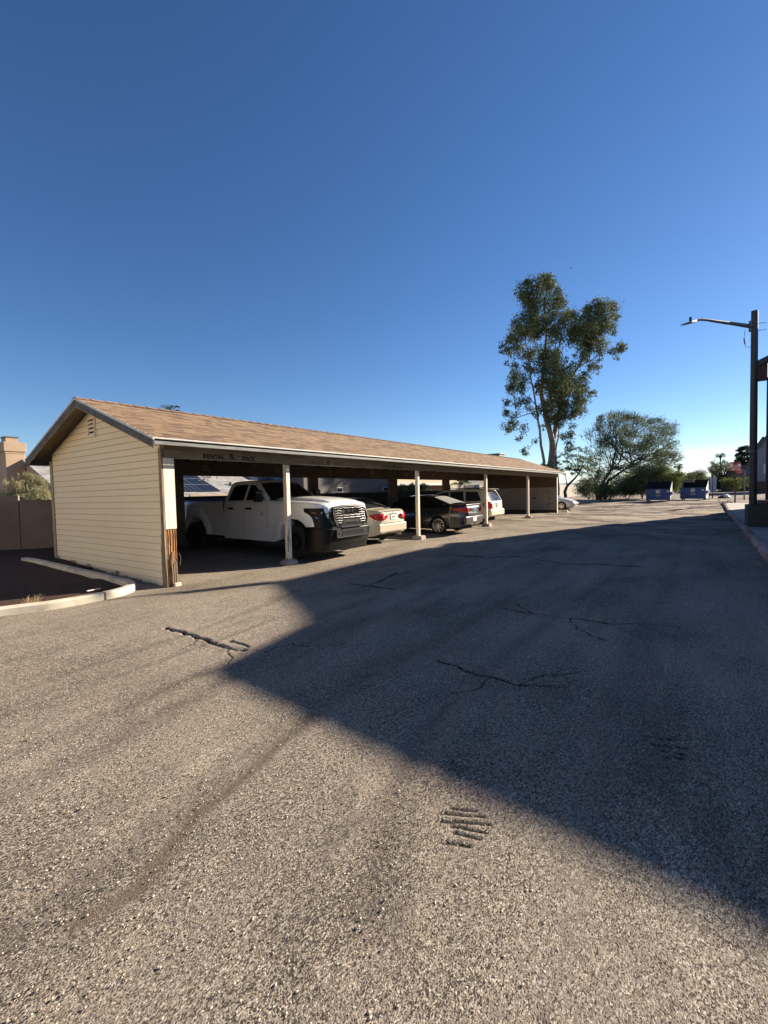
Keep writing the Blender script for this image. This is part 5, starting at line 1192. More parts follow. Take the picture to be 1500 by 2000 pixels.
# --- dumpsters
def dumpster(px, D, label, open_, rot, w=1.92):
    p = GP(px, D); d = thing('dumpster', p, label, 'dumpster', rotz=rot)
    # local: front faces -x, width along y
    prof = [(0, .12), (1.25, .12), (1.45, .5), (1.45, 1.72), (.12, 1.08), (0, 1.08)]
    m = MB(); t = .03
    for s_ in (-1, 1):
        y0, y1 = (s_*w/2-t, s_*w/2) if s_ > 0 else (-w/2, -w/2+t)
        m.prism(prof, lambda a, b, q: (a, q, b), y0, y1)
    sides = m.build('side_wall', MT['dump_pale'], d)
    m = MB(); m.box(0, t, -w/2+t, w/2-t, .12, 1.08); f = m.build('front_wall', MT['dumpster'], d)
    m = MB(); m.box(1.42, 1.45, -w/2+t, w/2-t, .3, 1.72); m.box(.03, 1.25, -w/2+t, w/2-t, .12, .15); m.build('back_wall', MT['under'], d)  # inside of the bin painted dark for its shade
    m = MB(); m.box(-.03, .0, -w/2, w/2, 1.02, 1.09); m.box(-.025, 0, -w/2, w/2, .12, .2); m.box(-.02, 0, -w/2, w/2, .62, .66)
    for y in (-.9, -.45, 0, .45, .86): m.box(-.012, .0, y, y+.03, .2, 1.0)
    m.build('stiffener', MT['dumpster'], d)
    for s_ in (-1, 1):
        m = MB(); y = s_*(w/2+.07); m.box(.1, 1.1, y-.07, y+.07, .62, .82); m.build('fork_pocket', MT['dumpster'], d, bevel=.01)
        for x in (.15, 1.1): MB().box(x, x+.12, s_*.8-.05, s_*.8+.05, 0, .12).build('caster', MT['under'], d)
    # two ribbed lids: shut and sloping, or thrown open behind the bin
    for k in (0, 1):
        y0, y1 = (-w/2, -.02) if k == 0 else (.02, w/2)
        m = MB(); shut = (not open_) or k == 1
        a, b = (Vector((0, 0, 1.10)), Vector((1.45, 0, 1.76))) if not open_ else (Vector((1.40, 0, 1.74)), Vector((1.95, 0, .9)))
        if open_ and k == 1: a, b = Vector((.55, 0, 1.52)), Vector((1.45, 0, 1.84))
        dv = (b-a).normalized(); nv = Vector((-dv.z, 0, dv.x))*.03
        m.add([a+Vector((0, y0, 0)), a+Vector((0, y1, 0)), b+Vector((0, y1, 0)), b+Vector((0, y0, 0)), a+nv+Vector((0, y0, 0)), a+nv+Vector((0, y1, 0)), b+nv+Vector((0, y1, 0)), b+nv+Vector((0, y0, 0))], [(0,3,2,1), (4,5,6,7), (0,1,5,4), (1,2,6,5), (2,3,7,6), (3,0,4,7)])
        N = 7
        for i in range(N):
            yy = y0+(y1-y0)*(i+.5)/N; m.bar(a+nv+Vector((0, yy, 0)), b+nv+Vector((0, yy, 0)), .05, .035, (0, 0, 1))
        m.build('lid', MT['lid'], d)
    m = MB(); m.lathe([(0, -.004), (.15, -.004), (.16, 0)], lambda a, b, h: (-.026+h, a, .86+b), 20); em = m.build('emblem', MT['sign_white'], f)
    m = MB(); P = []
    for i in range(10): r = .11 if i % 2 == 0 else .05; P.append((r*math.sin(i*PI/5), .86+r*math.cos(i*PI/5)))
    m.prism(P, lambda a, b, q: (q, a, b), -.0345, -.031); m.build('emblem_star', MT['sign_red'], em)
    m = MB()
    for zz, n_, ww in ((.56, 8, .42), (.48, 7, .34)):
        for i in range(n_): m.box(-.0285, -.0262, -ww/2+i*ww/n_, -ww/2+i*ww/n_+ww/n_*.65, zz-.022, zz+.022)
    m.box(-.0285, -.0262, -.78, -.66, .82, .94); m.build('lettering', MT['sign_white'], f)
dumpster(1285, 38.7, 'blue dumpster with both black lids shut, the left one by the bushes', False, -.05, 1.80)
dumpster(1353, 39.5, 'larger blue dumpster standing open, its right side coloured bright for sunlight', True, -.13, 1.90)
# --- far buildings on the right
p = GP(1489.5, 62); h = thing('house', p, 'two storey grey gabled house beyond the lamp post', 'house')
m = MB(); m.prism([(-.6, 0), (4.0, 0), (4.0, 5.0), (.1, 7.5), (-.6, 6.3)][::-1], lambda a, b, q: (q, -a, b), 0, 12); m.build('wall', simple('grey_siding', (.20, .22, .25), .8, 0, .1), h)
m = MB(); m.bar((-.3, .75, 6.1), (-.3, -.1, 7.6), .5, .12, (1,0,0)); m.bar((-.3, -.1, 7.6), (-.3, -4.4, 4.9), .6, .3, (1,0,0)); m.build('roof', MT['rake'], h)
m = MB(); m.box(-.05, 0, -.35, -.05, 2.6, 4.0); m.build('window', MT['drip'], h); m = MB(); m.box(-.12, -.02, -4, .65, -.2, 1.6); m.build('base_course', MT['rust'], h)
p = GP(1468, 85); h = thing('house', p, 'blue grey apartment block with dark openings behind the pine', 'apartment block')
m = MB(); m.box(0, 10, -6, 2.0, 0, 4.6); m.build('wall', simple('blue_grey_stucco', (.11, .13, .16), .85, 0, .1), h)
m = MB(); m.box(-.4, 10.4, -6.4, 2.4, 4.6, 4.9); m.build('roof', MT['rake'], h)
for y in (-.2, -2.4, 1.2):
    for z in (.6, 3.0): MB().box(-.05, 0, y, y+.7, z, z+1.1).build('window', MT['glass2'], h)
p = GP(1433, 80); h = thing('house', p, 'narrow pale house wall showing between the sign post and the pine', 'house')
m = MB(); m.box(0, 5, -1.6, 1.0, 0, 3.9); m.build('wall', MT['stucco_pale'], h); m = MB(); m.box(-.2, 5.2, -1.8, 1.2, 3.9, 4.1); m.build('roof', MT['rake'], h)
# distant hills
def hills():
    vs = []; fs = []; N = 90
    for i in range(N):
        a = -1.2+2.6*i/(N-1); r = 5200; h = 5+60*float(vnoise(np.array(a*3.1), np.array(1.), .35, 8))+20*float(vnoise(np.array(a*3.1), np.array(5.), .1, 9))
        c, s_ = math.cos(a), math.sin(a); vs += [(c*r, s_*r, -20), (c*(r+500), s_*(r+500), h), (c*(r+1500), s_*(r+1500), -20)]
    for i in range(N-1):
        for k in range(2): fs.append((i*3+k, (i+1)*3+k, (i+1)*3+k+1, i*3+k+1))
    m = MB(); m.add(vs, fs); tag(m.build('hills', simple('hazy_rock', (.20, .25, .33), .95), smooth=60), kind='structure')  # blue of the distant air put into the hill colour
hills()
# ------------------------------------------------------------------ vegetation
LEAFK = 85
def leaves(clumps, llen, lwid, seed, droop=.3, dens=1., sub=7, shell=.0, up=0., flow=None):
    rng = np.random.default_rng(seed); C = []; 
    for c in clumps:
        (cx, cy, cz), r, d = c[0], c[1], c[2]; sq = c[3] if len(c) > 3 else (1, 1, 1)
        n = int(dens*d*(r/llen)**2*LEAFK)+6; ns = max(3, int(sub*(r/llen)**.5))
        u = rng.normal(size=(ns, 3)); u /= np.linalg.norm(u, axis=1)[:, None]; sc = u*(rng.uniform(.25, 1., (ns, 1))**.6)*r*.82
        k = rng.integers(0, ns, n); p = sc[k]+rng.normal(size=(n, 3))*r*.23
        C.append(p*np.array(sq)+np.array([cx, cy, cz]))
    P = np.concatenate(C); n = len(P)
    d = rng.normal(size=(n, 3)); d[:, 2] += -droop*2+up*2
    if flow is not None:
        q = P-np.array(flow); q /= np.linalg.norm(q, axis=1)[:, None]; d = d*.55+q*1.6
    d /= np.linalg.norm(d, axis=1)[:, None]
    w = np.cross(d, rng.normal(size=(n, 3))); w /= np.linalg.norm(w, axis=1)[:, None]
    l = llen*rng.uniform(.6, 1.3, (n, 1)); ww = lwid*rng.uniform(.6, 1.2, (n, 1))
    a = P-d*l/2; b = P+w*ww/2-d*l*.05; c = P+d*l/2; e = P-w*ww/2-d*l*.05
    V = np.stack([a, b, c, e], 1).reshape(-1, 3); Fc = np.arange(4*n).reshape(-1, 4)
    return V, Fc
def tree(name, base, limbs, clumps, leafargs, lm, bm, label, cat, group=None, crown='crown', trunk='trunk'):
    t = thing(name, base, label, cat, group); b = Vector(base)
    if limbs:
        mb = MB()
        for pts, r0, r1 in limbs:
            pts = [Vector(q)-b for q in pts]
            # subdivide and jitter so that limbs are not straight
            out = []
            for i in range(len(pts)-1):
                for k in range(3):
                    q = pts[i].lerp(pts[i+1], k/3)
                    if k: q = q+Vector((random.uniform(-1, 1), random.uniform(-1, 1), random.uniform(-.5, .5)))*((pts[i+1]-pts[i]).length*.035)
                    out.append(q)
            out.append(pts[-1]); n = len(out); mb.tube(out, [r0+(r1-r0)*(i/(n-1))**.8 for i in range(n)], 7)
        mb.build(trunk, bm, t, 60)
    cl = [(tuple(Vector(c[0])-b),)+tuple(c[1:]) for c in clumps]
    V, Fc = leaves(cl, *leafargs[:3], **leafargs[3]); np_mesh(crown, V, Fc, lm, t)
    return t
# eucalyptus
def eucalyptus():
    D = 43.0; k = D/F; rng = random.Random(11)
    Z = lambda zx, zy, dd=0: at(940+zx/4.6875, 500+zy/4.6875, D+dd)
    cl = [(450,330,120,1),(560,260,90,1),(600,380,130,1.1),(440,430,105,1),(690,440,85,.9),(570,215,45,1),(400,270,60,.8),(380,380,60,1),(700,330,45,.6),(740,420,50,.6),(640,270,50,.8),
     (400,650,110,1.1),(510,620,100,1.1),(330,720,90,1),(225,830,52,.9),(280,780,60,1),(470,740,85,1),(310,620,45,.8),(540,700,70,1),(185,830,25,.8),(190,880,22,.6),
     (720,680,115,1.2),(830,600,90,1.1),(930,640,110,1.1),(1000,540,100,1),(1100,510,90,1),(1060,425,52,.9),(1210,500,72,.9),(1180,610,75,.9),(1240,560,45,.7),(1000,730,125,1.2),(1080,810,95,1),(950,830,105,1),(1260,850,62,.9),(1300,830,35,.9),(1200,870,45,.6),(1215,700,42,.5),(1240,930,30,.5),(790,520,50,.5),(960,500,45,.8),(1110,640,80,1),(880,720,90,1.1),(1030,620,80,1.1),
     (840,770,70,.9),(640,800,45,.6),(330,900,60,.5),(450,880,75,.75),(620,990,95,1.15),(670,930,80,1.15),(300,1100,80,.9),(400,1060,80,.65),(560,1100,85,.7),(690,1080,115,1.2),(800,1060,60,.45),(900,990,50,.35),(1020,1000,55,.7),(1060,1040,40,.7),(900,1130,85,.8),(950,1230,80,.9),(1010,1270,42,.7),(560,860,60,.8),(230,980,28,.4),(250,880,45,.7),
     (270,1210,65,1),(390,1200,75,.5),(240,1330,45,.7),(340,1340,60,.55),(700,1200,120,1.2),(640,1300,100,1.15),(800,1300,110,1.15),(890,1390,80,1),(750,1420,95,1.15),(860,1440,60,.9),(520,1250,45,.4),(900,1300,80,1),(830,1180,80,.8),
     (225,1440,42,1),(245,1560,52,1.1),(320,1480,55,.7),(400,1590,50,.5),(350,1670,42,.55),(410,1790,42,.9),(480,1700,32,.4),(440,1420,50,.45),(800,1640,48,.95),(810,1730,40,1),(740,1650,40,.7),(680,1550,50,.7),(620,1470,60,.9),(560,1570,30,.6),(700,1490,70,1),(830,1560,35,.6),(790,1780,30,.8)]
    cl += [(590,900,60,.9),(560,960,60,.9),(640,1180,70,1),(600,1380,60,.9),(540,1180,60,.7),(480,1000,70,.8),(700,880,50,.6),(760,960,45,.5),(760,1180,80,1),(660,700,50,.7),(620,560,70,.9),(500,520,60,.9),(430,560,50,.7),(760,560,60,.8),(350,820,60,.8),(420,900,60,.7),(350,1180,70,.8),(430,1330,60,.7),(520,1420,50,.6),(300,1560,40,.7),(680,1480,60,.9),(900,900,60,.6),(960,940,50,.7),(1090,930,40,.7),(850,1020,55,.6),(960,1100,50,.7),(300,1010,50,.6)]
    clumps = [(Z(x, y, rng.uniform(-1.7, 1.7)), r/4.6875*k*1.12, d*.95) for x, y, r, d in cl]
    base = Z(650, 2250); g = gzf(base.x, base.y); base.z = g
    limbs = [([base, Z(640,1900), Z(650,1700), Z(590,1450), Z(545,1250), Z(570,1000,.5), Z(600,700,.6), Z(580,400,.3)], .42, .05),
      ([Z(655,1750), Z(680,1560,.5), Z(730,1350,.8), Z(800,1150,.8), Z(900,1000,.5), Z(1000,800), Z(1080,600)], .24, .04),
      ([base+Vector((.5,.8,0)), Z(575,1880,-.5), Z(540,1650,-.6), Z(515,1450,-.6), Z(470,1200,-.5), Z(430,950,-.5), Z(400,700,-.4)], .17, .03),
      ([base+Vector((-.4,-.6,0)), Z(683,1900,.5), Z(690,1720,.4), Z(715,1560,.6)], .15, .05), ([Z(545,1250), Z(440,1150), Z(330,1080)], .09, .02), ([Z(590,1450), Z(520,1380), Z(420,1290), Z(300,1220)], .08, .02),
      ([Z(515,1500,-.5), Z(450,1440), Z(330,1480), Z(250,1540)], .06, .02), ([Z(640,1420), Z(640,1200,.9), Z(690,950,.9), Z(720,800,.8), Z(760,660,.6)], .16, .04), ([Z(690,950,.9), Z(640,860), Z(600,880)], .05, .02),
      ([Z(900,1000,.5), Z(1000,960), Z(1120,880), Z(1250,850)], .07, .02), ([Z(600,640,.5), Z(680,560), Z(760,520)], .06, .02), ([Z(570,960), Z(500,820), Z(420,680)], .07, .02), ([Z(540,1650), Z(470,1720), Z(420,1790)], .04, .015), ([Z(690,1650,.3), Z(770,1620), Z(810,1700)], .05, .02)]
    tree('eucalyptus_tree', base, limbs, clumps, (.36, .085, 5, dict(droop=.35, dens=.95, sub=9)), MT['euc'], MT['bark_e'], 'tall airy eucalyptus tree rising behind the far end of the carport roof', 'eucalyptus tree')
eucalyptus()
# mesquite and neighbours.  coordinates from the crop [1100,800] x3.75
def ztree(D, sc=3.75, ox=1100, oy=800):
    return lambda zx, zy, dd=0: at(ox+zx/sc, oy+zy/sc, D+dd)
def mesquite():
    D = 47; Z = ztree(D); k = D/F/3.75; rng = random.Random(21)
    base = GP(1100+270/3.75, D); limbs = []; clumps = []
    tips = [(240,120),(215,180),(300,75),(360,60),(430,55),(500,60),(560,75),(630,85),(700,95),(760,130),(820,140),(800,190),(850,240),(830,300),(850,350),(800,400),(760,430),(700,470),(640,480),(250,250),(230,330),(280,400),
            (330,130),(400,110),(480,110),(560,130),(640,150),(720,170),(300,200),(380,180),(460,180),(540,190),(620,210),(700,230),(780,250),(340,270),(430,260),(520,260),(600,280),(690,300),(770,320),(380,340),(470,340),(560,350),(650,360),(740,380),(430,420),(520,420),(610,430),(300,330),(480,480),(560,490),(360,430),(320,480),(400,500),(250,440),(690,430),(640,520),(590,540),(450,540)]
    tips = [(330+(x-330)*.93, y) for x, y in tips]+[(620, 450), (540, 450), (500, 560), (420, 590), (600, 500), (680, 380), (560, 300), (460, 240), (350, 230), (640, 260), (700, 320)]
    for (x, y) in tips:
        r = rng.uniform(34, 50); clumps.append((Z(x+rng.uniform(-8, 8), y+rng.uniform(-8, 8), rng.uniform(-2.6, 2.6)), r*k*1.45, rng.uniform(.4, .9), (1, 1.2, .85)))
    for _ in range(30): clumps.append((Z(rng.uniform(180, 700), rng.uniform(470, 610), rng.uniform(-2.5, 2.5)), rng.uniform(36, 60)*k*1.2, rng.uniform(.3, .65), (1, 1.2, .8)))
    hub = Z(330, 480)
    limbs.append(([base, Z(270,580), Z(300,520), Z(350,440,.3), Z(380,330), Z(390,200), Z(380,120)], .26, .03)); limbs.append(([base+Vector((.2, -.5, 0)), Z(290,590), Z(330,520), Z(400,470), Z(520,400), Z(640,330), Z(760,260)], .22, .03))
    limbs.append(([base+Vector((.1, .3, 0)), Z(240,590), Z(255,500), Z(270,380), Z(270,260)], .12, .02))
    for _ in range(46):
        x, y = rng.choice(tips[:42]); s0 = rng.choice([(350,440), (400,440), (500,400), (390,300), (560,370)])
        a = Z(s0[0], s0[1], rng.uniform(-.8, .8)); b = Z(x, y, rng.uniform(-2, 2)); mid = a.lerp(b, .55)+Vector((0, 0, -.25))
        limbs.append(([a, mid, b], .05, .01))
    tree('mesquite_tree', base, limbs, clumps, (.34, .045, 8, dict(droop=-.1, dens=1.35, sub=14, flow=tuple(hub-base))), MT['mesq'], MT['bark'], 'broad feathery mesquite tree with leaning trunks left of the dumpsters', 'mesquite tree')
    # small dark tree in front of the pale wall, curved trunk
    D = 40; Z = ztree(D); k = D/F/3.75; base = GP(1100+18/3.75, D)
    pts = [(30,310),(70,290),(110,300),(150,290),(180,320),(60,350),(100,350),(140,360),(190,380),(20,370),(60,410),(110,410),(160,420),(200,440),(30,440),(-20,400),(-40,360),(-10,330),(220,410),(-60,420),(90,460),(210,350),(150,470),(-30,450),(-90,400),(-110,430),(-140,410)]
    clumps = [(Z(x+rng.uniform(-6, 6), y+rng.uniform(-6, 6), rng.uniform(-1.5, 1.5)), rng.uniform(26, 38)*k, rng.uniform(.35, .9), (1, 1.1, .8)) for x, y in pts]
    limbs = [([base, Z(12,600), Z(30,560), Z(80,510), Z(115,470), Z(135,420), Z(150,340)], .17, .03), ([Z(115,470), Z(60,430), Z(20,400)], .07, .02), ([Z(30,560), Z(20,500), Z(-10,440)], .06, .02)]
    for x, y in pts: limbs.append(([Z(110, 450), Z((x+110)/2, (y+440)/2, rng.uniform(-.5, .5)), Z(x, y, rng.uniform(-1, 1))], .03, .008))
    tree('desert_tree', base, limbs, clumps, (.26, .06, 9, dict(droop=.1, dens=.8, sub=8)), MT['mesq'], MT['bark'], 'small tree with dark curved trunk in front of the pale block wall', 'tree')
mesquite()
def shrub(px, D, w, h, mat, label, seed, name='shrub', llen=.16, lw=.07, dens=1.2, group=None, droop=0, n=9, x_off=0):
    p = GP(px, D); rng = random.Random(seed); cl = []
    for _ in range(n):
        a = rng.uniform(0, 6.28); rr = rng.uniform(0, .75)*w/2; r = rng.uniform(.28, .42)*min(w, h*1.4)
        cl.append((p+Vector((math.cos(a)*rr*.7, math.sin(a)*rr, rng.uniform(.3, .85)*h)), r*.62, 1, (1, 1.1, .8)))
    limbs = [([p, p+Vector((rng.uniform(-.2, .2)*w, rng.uniform(-.3, .3)*w, h*.6))], .04, .01) for _ in range(5)]
    return tree(name, p, limbs, cl, (llen, lw, seed, dict(droop=droop, dens=dens)), mat, MT['bark'], label, 'shrub', group, 'foliage', 'stem')
shrub(1308, 44, 2.9, 2.9, MT['ybush'], 'yellow green shrub filling the gap behind and between the dumpsters', 51, n=24, llen=.2, lw=.06, dens=.35)
shrub(1282, 45, 2.6, 3.6, MT['ybush'], 'taller yellow green shrub rising behind the shut dumpster', 52, n=24, llen=.2, lw=.06, dens=.35)
for i, (px, D, w, h, mt, lb) in enumerate([
    (1192, 44, 3.0, 1.6, 'bush', 'dense undergrowth shrub left under the mesquite'), (1225, 45, 3.4, 1.9, 'bush', 'dense undergrowth shrub right under the mesquite'), (1255, 46, 3.2, 2.6, 'mesq', 'grey green shrub close behind the shut dumpster'),
    (1150, 50, 3.2, 2.2, 'mesq', 'grey green shrub by the pale wall left of the mesquite'), (1340, 92, 7, 3.6, 'bush', 'distant round shrub over the open dumpster, left one'), (1362, 98, 7, 4.4, 'mesq', 'distant loose shrub over the open dumpster, right one'),
    (1382, 90, 6, 3.2, 'bush', 'distant shrub just left of the bare mesquite'), (1405, 84, 5, 1.9, 'bush', 'low dark shrub at the foot of the bare mesquite'), (1422, 82, 4.4, 3.6, 'bush', 'green shrub right of the bare mesquite trunk'), (1440, 76, 5, 2.4, 'ybush', 'yellow green shrub behind the parking notice post'),
    (1458, 78, 4.4, 1.6, 'mesq', 'low sprawling shrub under the pine'), (1398, 86, 5, 2.6, 'mesq', 'grey shrub behind the pale board'), (1320, 88, 6, 3.0, 'mesq', 'distant shrub seen between the two dumpsters')]):
    shrub(px, D, w, h, MT[mt], lb, 60+i, llen=.16 if D < 60 else .3, lw=.06 if D < 60 else .11, n=20, dens=.22 if D < 60 else .3)
# bare mesquite with spreading limbs
def bare():
    D = 80; Z = ztree(D); base = GP(1413, D); rng = random.Random(31); k = D/F/3.75; limbs = []; cl = []
    hub = Z(1175, 520)
    limbs.append(([base, hub], .42, .3))
    for i in range(22):
        x = 1080+165*i/21; y = 380+40*abs(math.sin(i*1.7))+(30 if i in (0, 1, 20, 21) else 0); mid = Z((1175+x)/2+rng.uniform(-10, 10), (520+y)/2+10, rng.uniform(-2, 2)); e = Z(x, y, rng.uniform(-3, 3))
        limbs.append(([hub, mid, e], .14, .03)); cl.append((e, 20*k, .5)); cl.append((mid.lerp(e, .5), 18*k, .35)); 
    for i in range(14): cl.append((Z(rng.uniform(1070, 1130), rng.uniform(430, 480), rng.uniform(-2, 2)), 20*k, .4))
    tree('bare_mesquite', base, limbs, cl, (.30, .07, 33, dict(droop=0, dens=.8)), MT['mesq'], MT['bark'], 'thin leaved mesquite with fanned dark limbs between the palms and the pine', 'mesquite tree')
    # pine
    D = 88; Z = ztree(D); base = GP(1450, D); k = D/F/3.75; cl = []
    for (x, y, r) in [(1310,285,28),(1345,280,25),(1290,300,22),(1360,300,20),(1275,330,18),(1310,325,30),(1345,325,28),(1285,355,24),(1320,365,32),(1355,360,26),(1268,340,12),(1265,375,14),(1300,395,30),(1340,400,30),(1365,410,22),(1310,430,28),(1345,440,28),(1290,420,16),(1370,385,16),(1330,460,26),(1310,470,22),(1355,470,22)]:
        cl.append((Z(x, y, rng.uniform(-1.6, 1.6)), r*k, 1.3, (1, 1.1, .7)))
    tree('pine_tree', base, [([base, Z(1320, 480), Z(1325, 380), Z(1325, 290)], .4, .06), ([Z(1322,400), Z(1275,380)], .08, .02), ([Z(1322,350), Z(1270,335)], .08, .02), ([Z(1325,420), Z(1365,410)], .08, .02)], cl, (.38, .09, 35, dict(droop=0, dens=1.5, up=.2)), MT['pine'], MT['bark'], 'dark clumpy pine standing behind the parking notice near the lamp post', 'pine tree')
bare()
def palm(px, D, ytop, label, r=1.3, name='palm_tree', zb=None, fr=34):
    b = GP(px, D) if zb is None else zb; top = at(px, ytop, D); t = thing(name, b, label, 'palm tree', 'fan palms on the skyline'); rng = random.Random(px)
    if name: del t['group']
    h = top.z-b.z; m = MB(); m.tube([(0, 0, 0), (.1, .05, h*.5), (top.x-b.x, top.y-b.y, h)], [.28, .20, .17], 8); m.build('trunk', MT['bark'], t, 60)
    m = MB(); c = Vector((top.x-b.x, top.y-b.y, h))
    for i in range(fr):
        a = rng.uniform(0, 6.28); el = rng.uniform(-.55, .75); d = Vector((math.cos(a)*math.cos(el), math.sin(a)*math.cos(el), math.sin(el)))
        s_ = Vector((-math.sin(a), math.cos(a), 0)); q = c+d*r*.55; e = c+d*r+Vector((0, 0, -.28*r))
        for j in range(-3, 4): m.add([c+d*.1, q+s_*(j*.09*r-.03)+Vector((0,0,.03)), e+s_*j*.17*r+Vector((0,0,-.03*abs(j))), q+s_*(j*.09*r+.03)], [(0,1,2,3)])
    # skirt of dead fronds
    for i in range(30):
        a = rng.uniform(0, 6.28); d = Vector((math.cos(a), math.sin(a), 0)); l = rng.uniform(.6, 1.5)
        m.add([c+d*.15, c+d*.38+Vector((0, 0, -l*.5))+Vector((-d.y, d.x, 0))*.06, c+d*.3+Vector((0, 0, -l)), c+d*.38+Vector((0, 0, -l*.5))-Vector((-d.y, d.x, 0))*.06], [(0,1,2,3)])
    m.build('crown', MT['palm'], t)
palm(1407, 130, 889, 'taller far palm standing above the bare mesquite', 1.6)
palm(1326, 125, 910, 'shorter far palm between the mesquite and the open dumpster', 1.5)
pz = at(333, 797, 34.0); b = Vector((pz.x, pz.y, 0)); palm(333, 34.0, 803, 'palm top with a few fronds just peeking over the near roof ridge', 1.0, 'palm_tree', b, 20)
# sage shrubs behind the left wall and plants behind the carport
def sage():
    k = 0
    for (px, ytop, Y, w, lb) in [(48, 921, 9.6, 1.1, 'tall pale green bush with upright shoots above the left wall'), (82, 935, 9.3, 1.3, 'pale green bush between the tall bush and the gable corner'), (20, 951, 9.9, 1.2, 'low trimmed green bush at the far left above the wall')]:
        d = FW*F+RT*(px-750)+UP*(1000-ytop); t = (Y-CAMP.y)/d.y; tp = CAMP+d*t; base = Vector((tp.x, tp.y, .2)); rng = random.Random(k+70); cl = []
        for i in range(34):
            a = rng.uniform(0, 6.28); rr = w*.55*rng.random()**.5; zz = rng.uniform(1.2, tp.z-.12)*1.0; hh = tp.z-.08-abs(rr)*.5
            cl.append((base*1+Vector((math.cos(a)*rr, math.sin(a)*rr*.6, min(zz, hh)-base.z)), .13, 1.2, (1, 1, 1.3)))
        for i in range(12): a = rng.uniform(-1, 1)*w*.4; cl.append((Vector((tp.x+a, tp.y, tp.z-.03-abs(a)*.5-rng.uniform(0, .1))), .06, 1.2, (.6, .6, 1.8)))
        tree('bush', base, [([base, Vector((tp.x, tp.y, tp.z-.3))], .03, .01)], cl, (.04, .012, 70+k, dict(droop=-.6, dens=.55, sub=8)), MT['sage'], MT['bark'], lb, 'bush', None, 'foliage', 'stem'); k += 1
    for (px, ytop, Y, w, mt, lb) in [(818, 944, 11.5, 3.2, 'bush', 'dark leafy bush under the cream fascia seen past the second post'), (792, 946, 11, 2.0, 'bush', 'dark leafy bush left of the second post over the grey wall'), (892, 941, 12, 3.4, 'ybush', 'sunlit green bush over the wall left of the picket railing'), (918, 942, 13, 3, 'ybush', 'sunlit green bush behind the white picket railing')]:
        d = FW*F+RT*(px-750)+UP*(1000-ytop); t = (Y-CAMP.y)/d.y; tp = CAMP+d*t; base = Vector((tp.x, tp.y, .1)); rng = random.Random(k+70); cl = []
        for i in range(14): cl.append((base+Vector((rng.uniform(-w/2, w/2), rng.uniform(-.6, .6), rng.uniform(.9, tp.z-.35))), .42, 1))
        tree('bush', base, [([base, base+Vector((0, 0, tp.z-.5))], .05, .01)], cl, (.11, .05, 90+k, dict(droop=0, dens=1.2)), MT[mt], MT['bark'], lb, 'bush', None, 'foliage', 'stem'); k += 1
sage()
# bird
p = at(1115, 523, 60); t = MB()
t.add([(-.35, 0, .12), (0, .05, 0), (.35, .0, .22), (.08, -.06, .0), (-.02, -.12, -.03), (-.08, -.05, 0)], [(0,1,5), (1,2,3), (1,3,4,5)])
t.add([(-.03, .12, .02), (.03, .12, .02), (.02, -.18, -.02), (-.02, -.18, -.02), (0, 0, -.06)], [(0,1,2,3), (0,4,1), (1,4,2), (2,4,3), (3,4,0)])
b = t.build('bird', MT['ink'], solid=.02); b.location = p; b.rotation_euler = (.2, -.35, YAW-.3); tag(b, 'small dark bird gliding high in the sky above the eucalyptus', 'bird')
# ------------------------------------------------------------------ light and sky
SAZ, SEL = math.radians(-27.8), math.radians(22.3)
sd = Vector((math.cos(SAZ)*math.cos(SEL), math.sin(SAZ)*math.cos(SEL), math.sin(SEL)))
ld = bpy.data.lights.new('sun', 'SUN'); ld.energy = 5.0; ld.angle = math.radians(.53); ld.color = (1, .86, .69)
lo = bpy.data.objects.new('sun', ld); COL.objects.link(lo); lo.rotation_euler = sd.to_track_quat('Z', 'Y').to_euler()
wd = bpy.data.worlds.new('World'); SC.world = wd; wd.use_nodes = True; nt = wd.node_tree; N = nt.nodes; Lk = nt.links
bg = N['Background']; sky = N.new('ShaderNodeTexSky'); sky.sky_type = 'NISHITA'; sky.sun_disc = False; sky.sun_elevation = SEL
sky.sun_rotation = math.radians(90)-SAZ; sky.altitude = 700; sky.air_density = .9; sky.dust_density = .1; sky.ozone_density = 3
tc = N.new('ShaderNodeTexCoord')
def wn(t, **kw):
    n = N.new('ShaderNode'+t)
    for k, v in kw.items(): setattr(n, k, v)
    return n
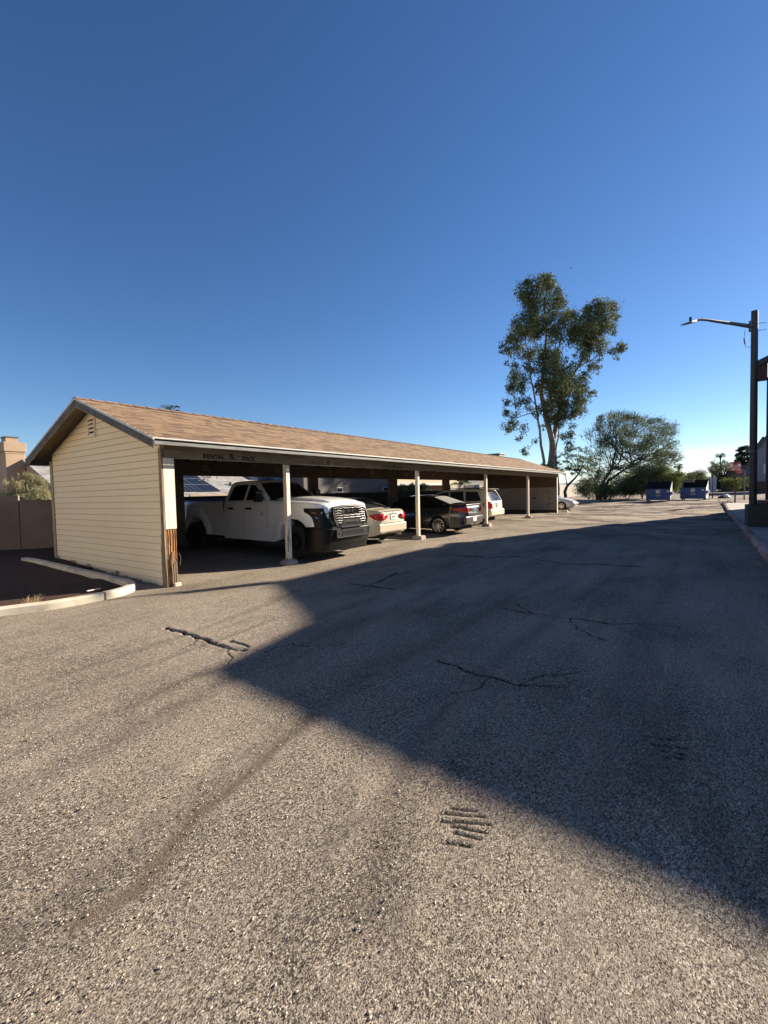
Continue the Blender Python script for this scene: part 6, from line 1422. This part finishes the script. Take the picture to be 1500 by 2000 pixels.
# low cloud bank near the horizon beyond the dumpsters
sp = wn('SeparateXYZ'); Lk.new(tc.outputs['Generated'], sp.inputs[0])
def wr(inp, stops):
    r = wn('ValToRGB'); e = r.color_ramp.elements
    while len(e) < len(stops): e.new(.5)
    for i, (p_, c) in enumerate(stops): e[i].position = p_; e[i].color = (c, c, c, 1)
    Lk.new(inp, r.inputs[0]); return r.outputs[0]
mp = wn('Mapping'); mp.inputs['Scale'].default_value = (3, 3, 22); Lk.new(tc.outputs['Generated'], mp.inputs[0])
nz = wn('TexNoise'); nz.inputs['Scale'].default_value = 2.2; nz.inputs['Detail'].default_value = 7; nz.inputs['Roughness'].default_value = .55; Lk.new(mp.outputs[0], nz.inputs['Vector'])
cl = wr(nz.outputs['Fac'], [(.40, 0), (.58, 1)])
el = wr(sp.outputs[2], [(.012, 0), (.03, 1), (.045, .9), (.072, 0)])
az = wn('VectorMath', operation='DOT_PRODUCT'); Lk.new(tc.outputs['Generated'], az.inputs[0])
ca_ = math.radians(-4); az.inputs[1].default_value = (math.cos(ca_), math.sin(ca_), 0)
azr = wr(az.outputs['Value'], [(.965, 0), (.992, 1)])
m1 = wn('Math', operation='MULTIPLY'); Lk.new(cl, m1.inputs[0]); Lk.new(el, m1.inputs[1]); m2 = wn('Math', operation='MULTIPLY'); Lk.new(m1.outputs[0], m2.inputs[0]); Lk.new(azr, m2.inputs[1])
hs = wn('HueSaturation'); hs.inputs['Saturation'].default_value = 1.16; hs.inputs['Hue'].default_value = .506; hs.inputs['Value'].default_value = 1; Lk.new(sky.outputs[0], hs.inputs['Color'])
mx = wn('Mix', data_type='RGBA'); Lk.new(m2.outputs[0], mx.inputs[0]); Lk.new(hs.outputs[0], mx.inputs[6]); mx.inputs[7].default_value = (9, 9, 9.3, 1)
Lk.new(mx.outputs[2], bg.inputs[0]); bg.inputs[1].default_value = .057
SC.view_settings.view_transform = 'Standard'; SC.view_settings.look = 'None'; SC.view_settings.gamma = 1; SC.view_settings.exposure = 1.35; SC.view_settings.use_curve_mapping = False
SC.cycles.max_bounces = 6; SC.cycles.use_denoising = True
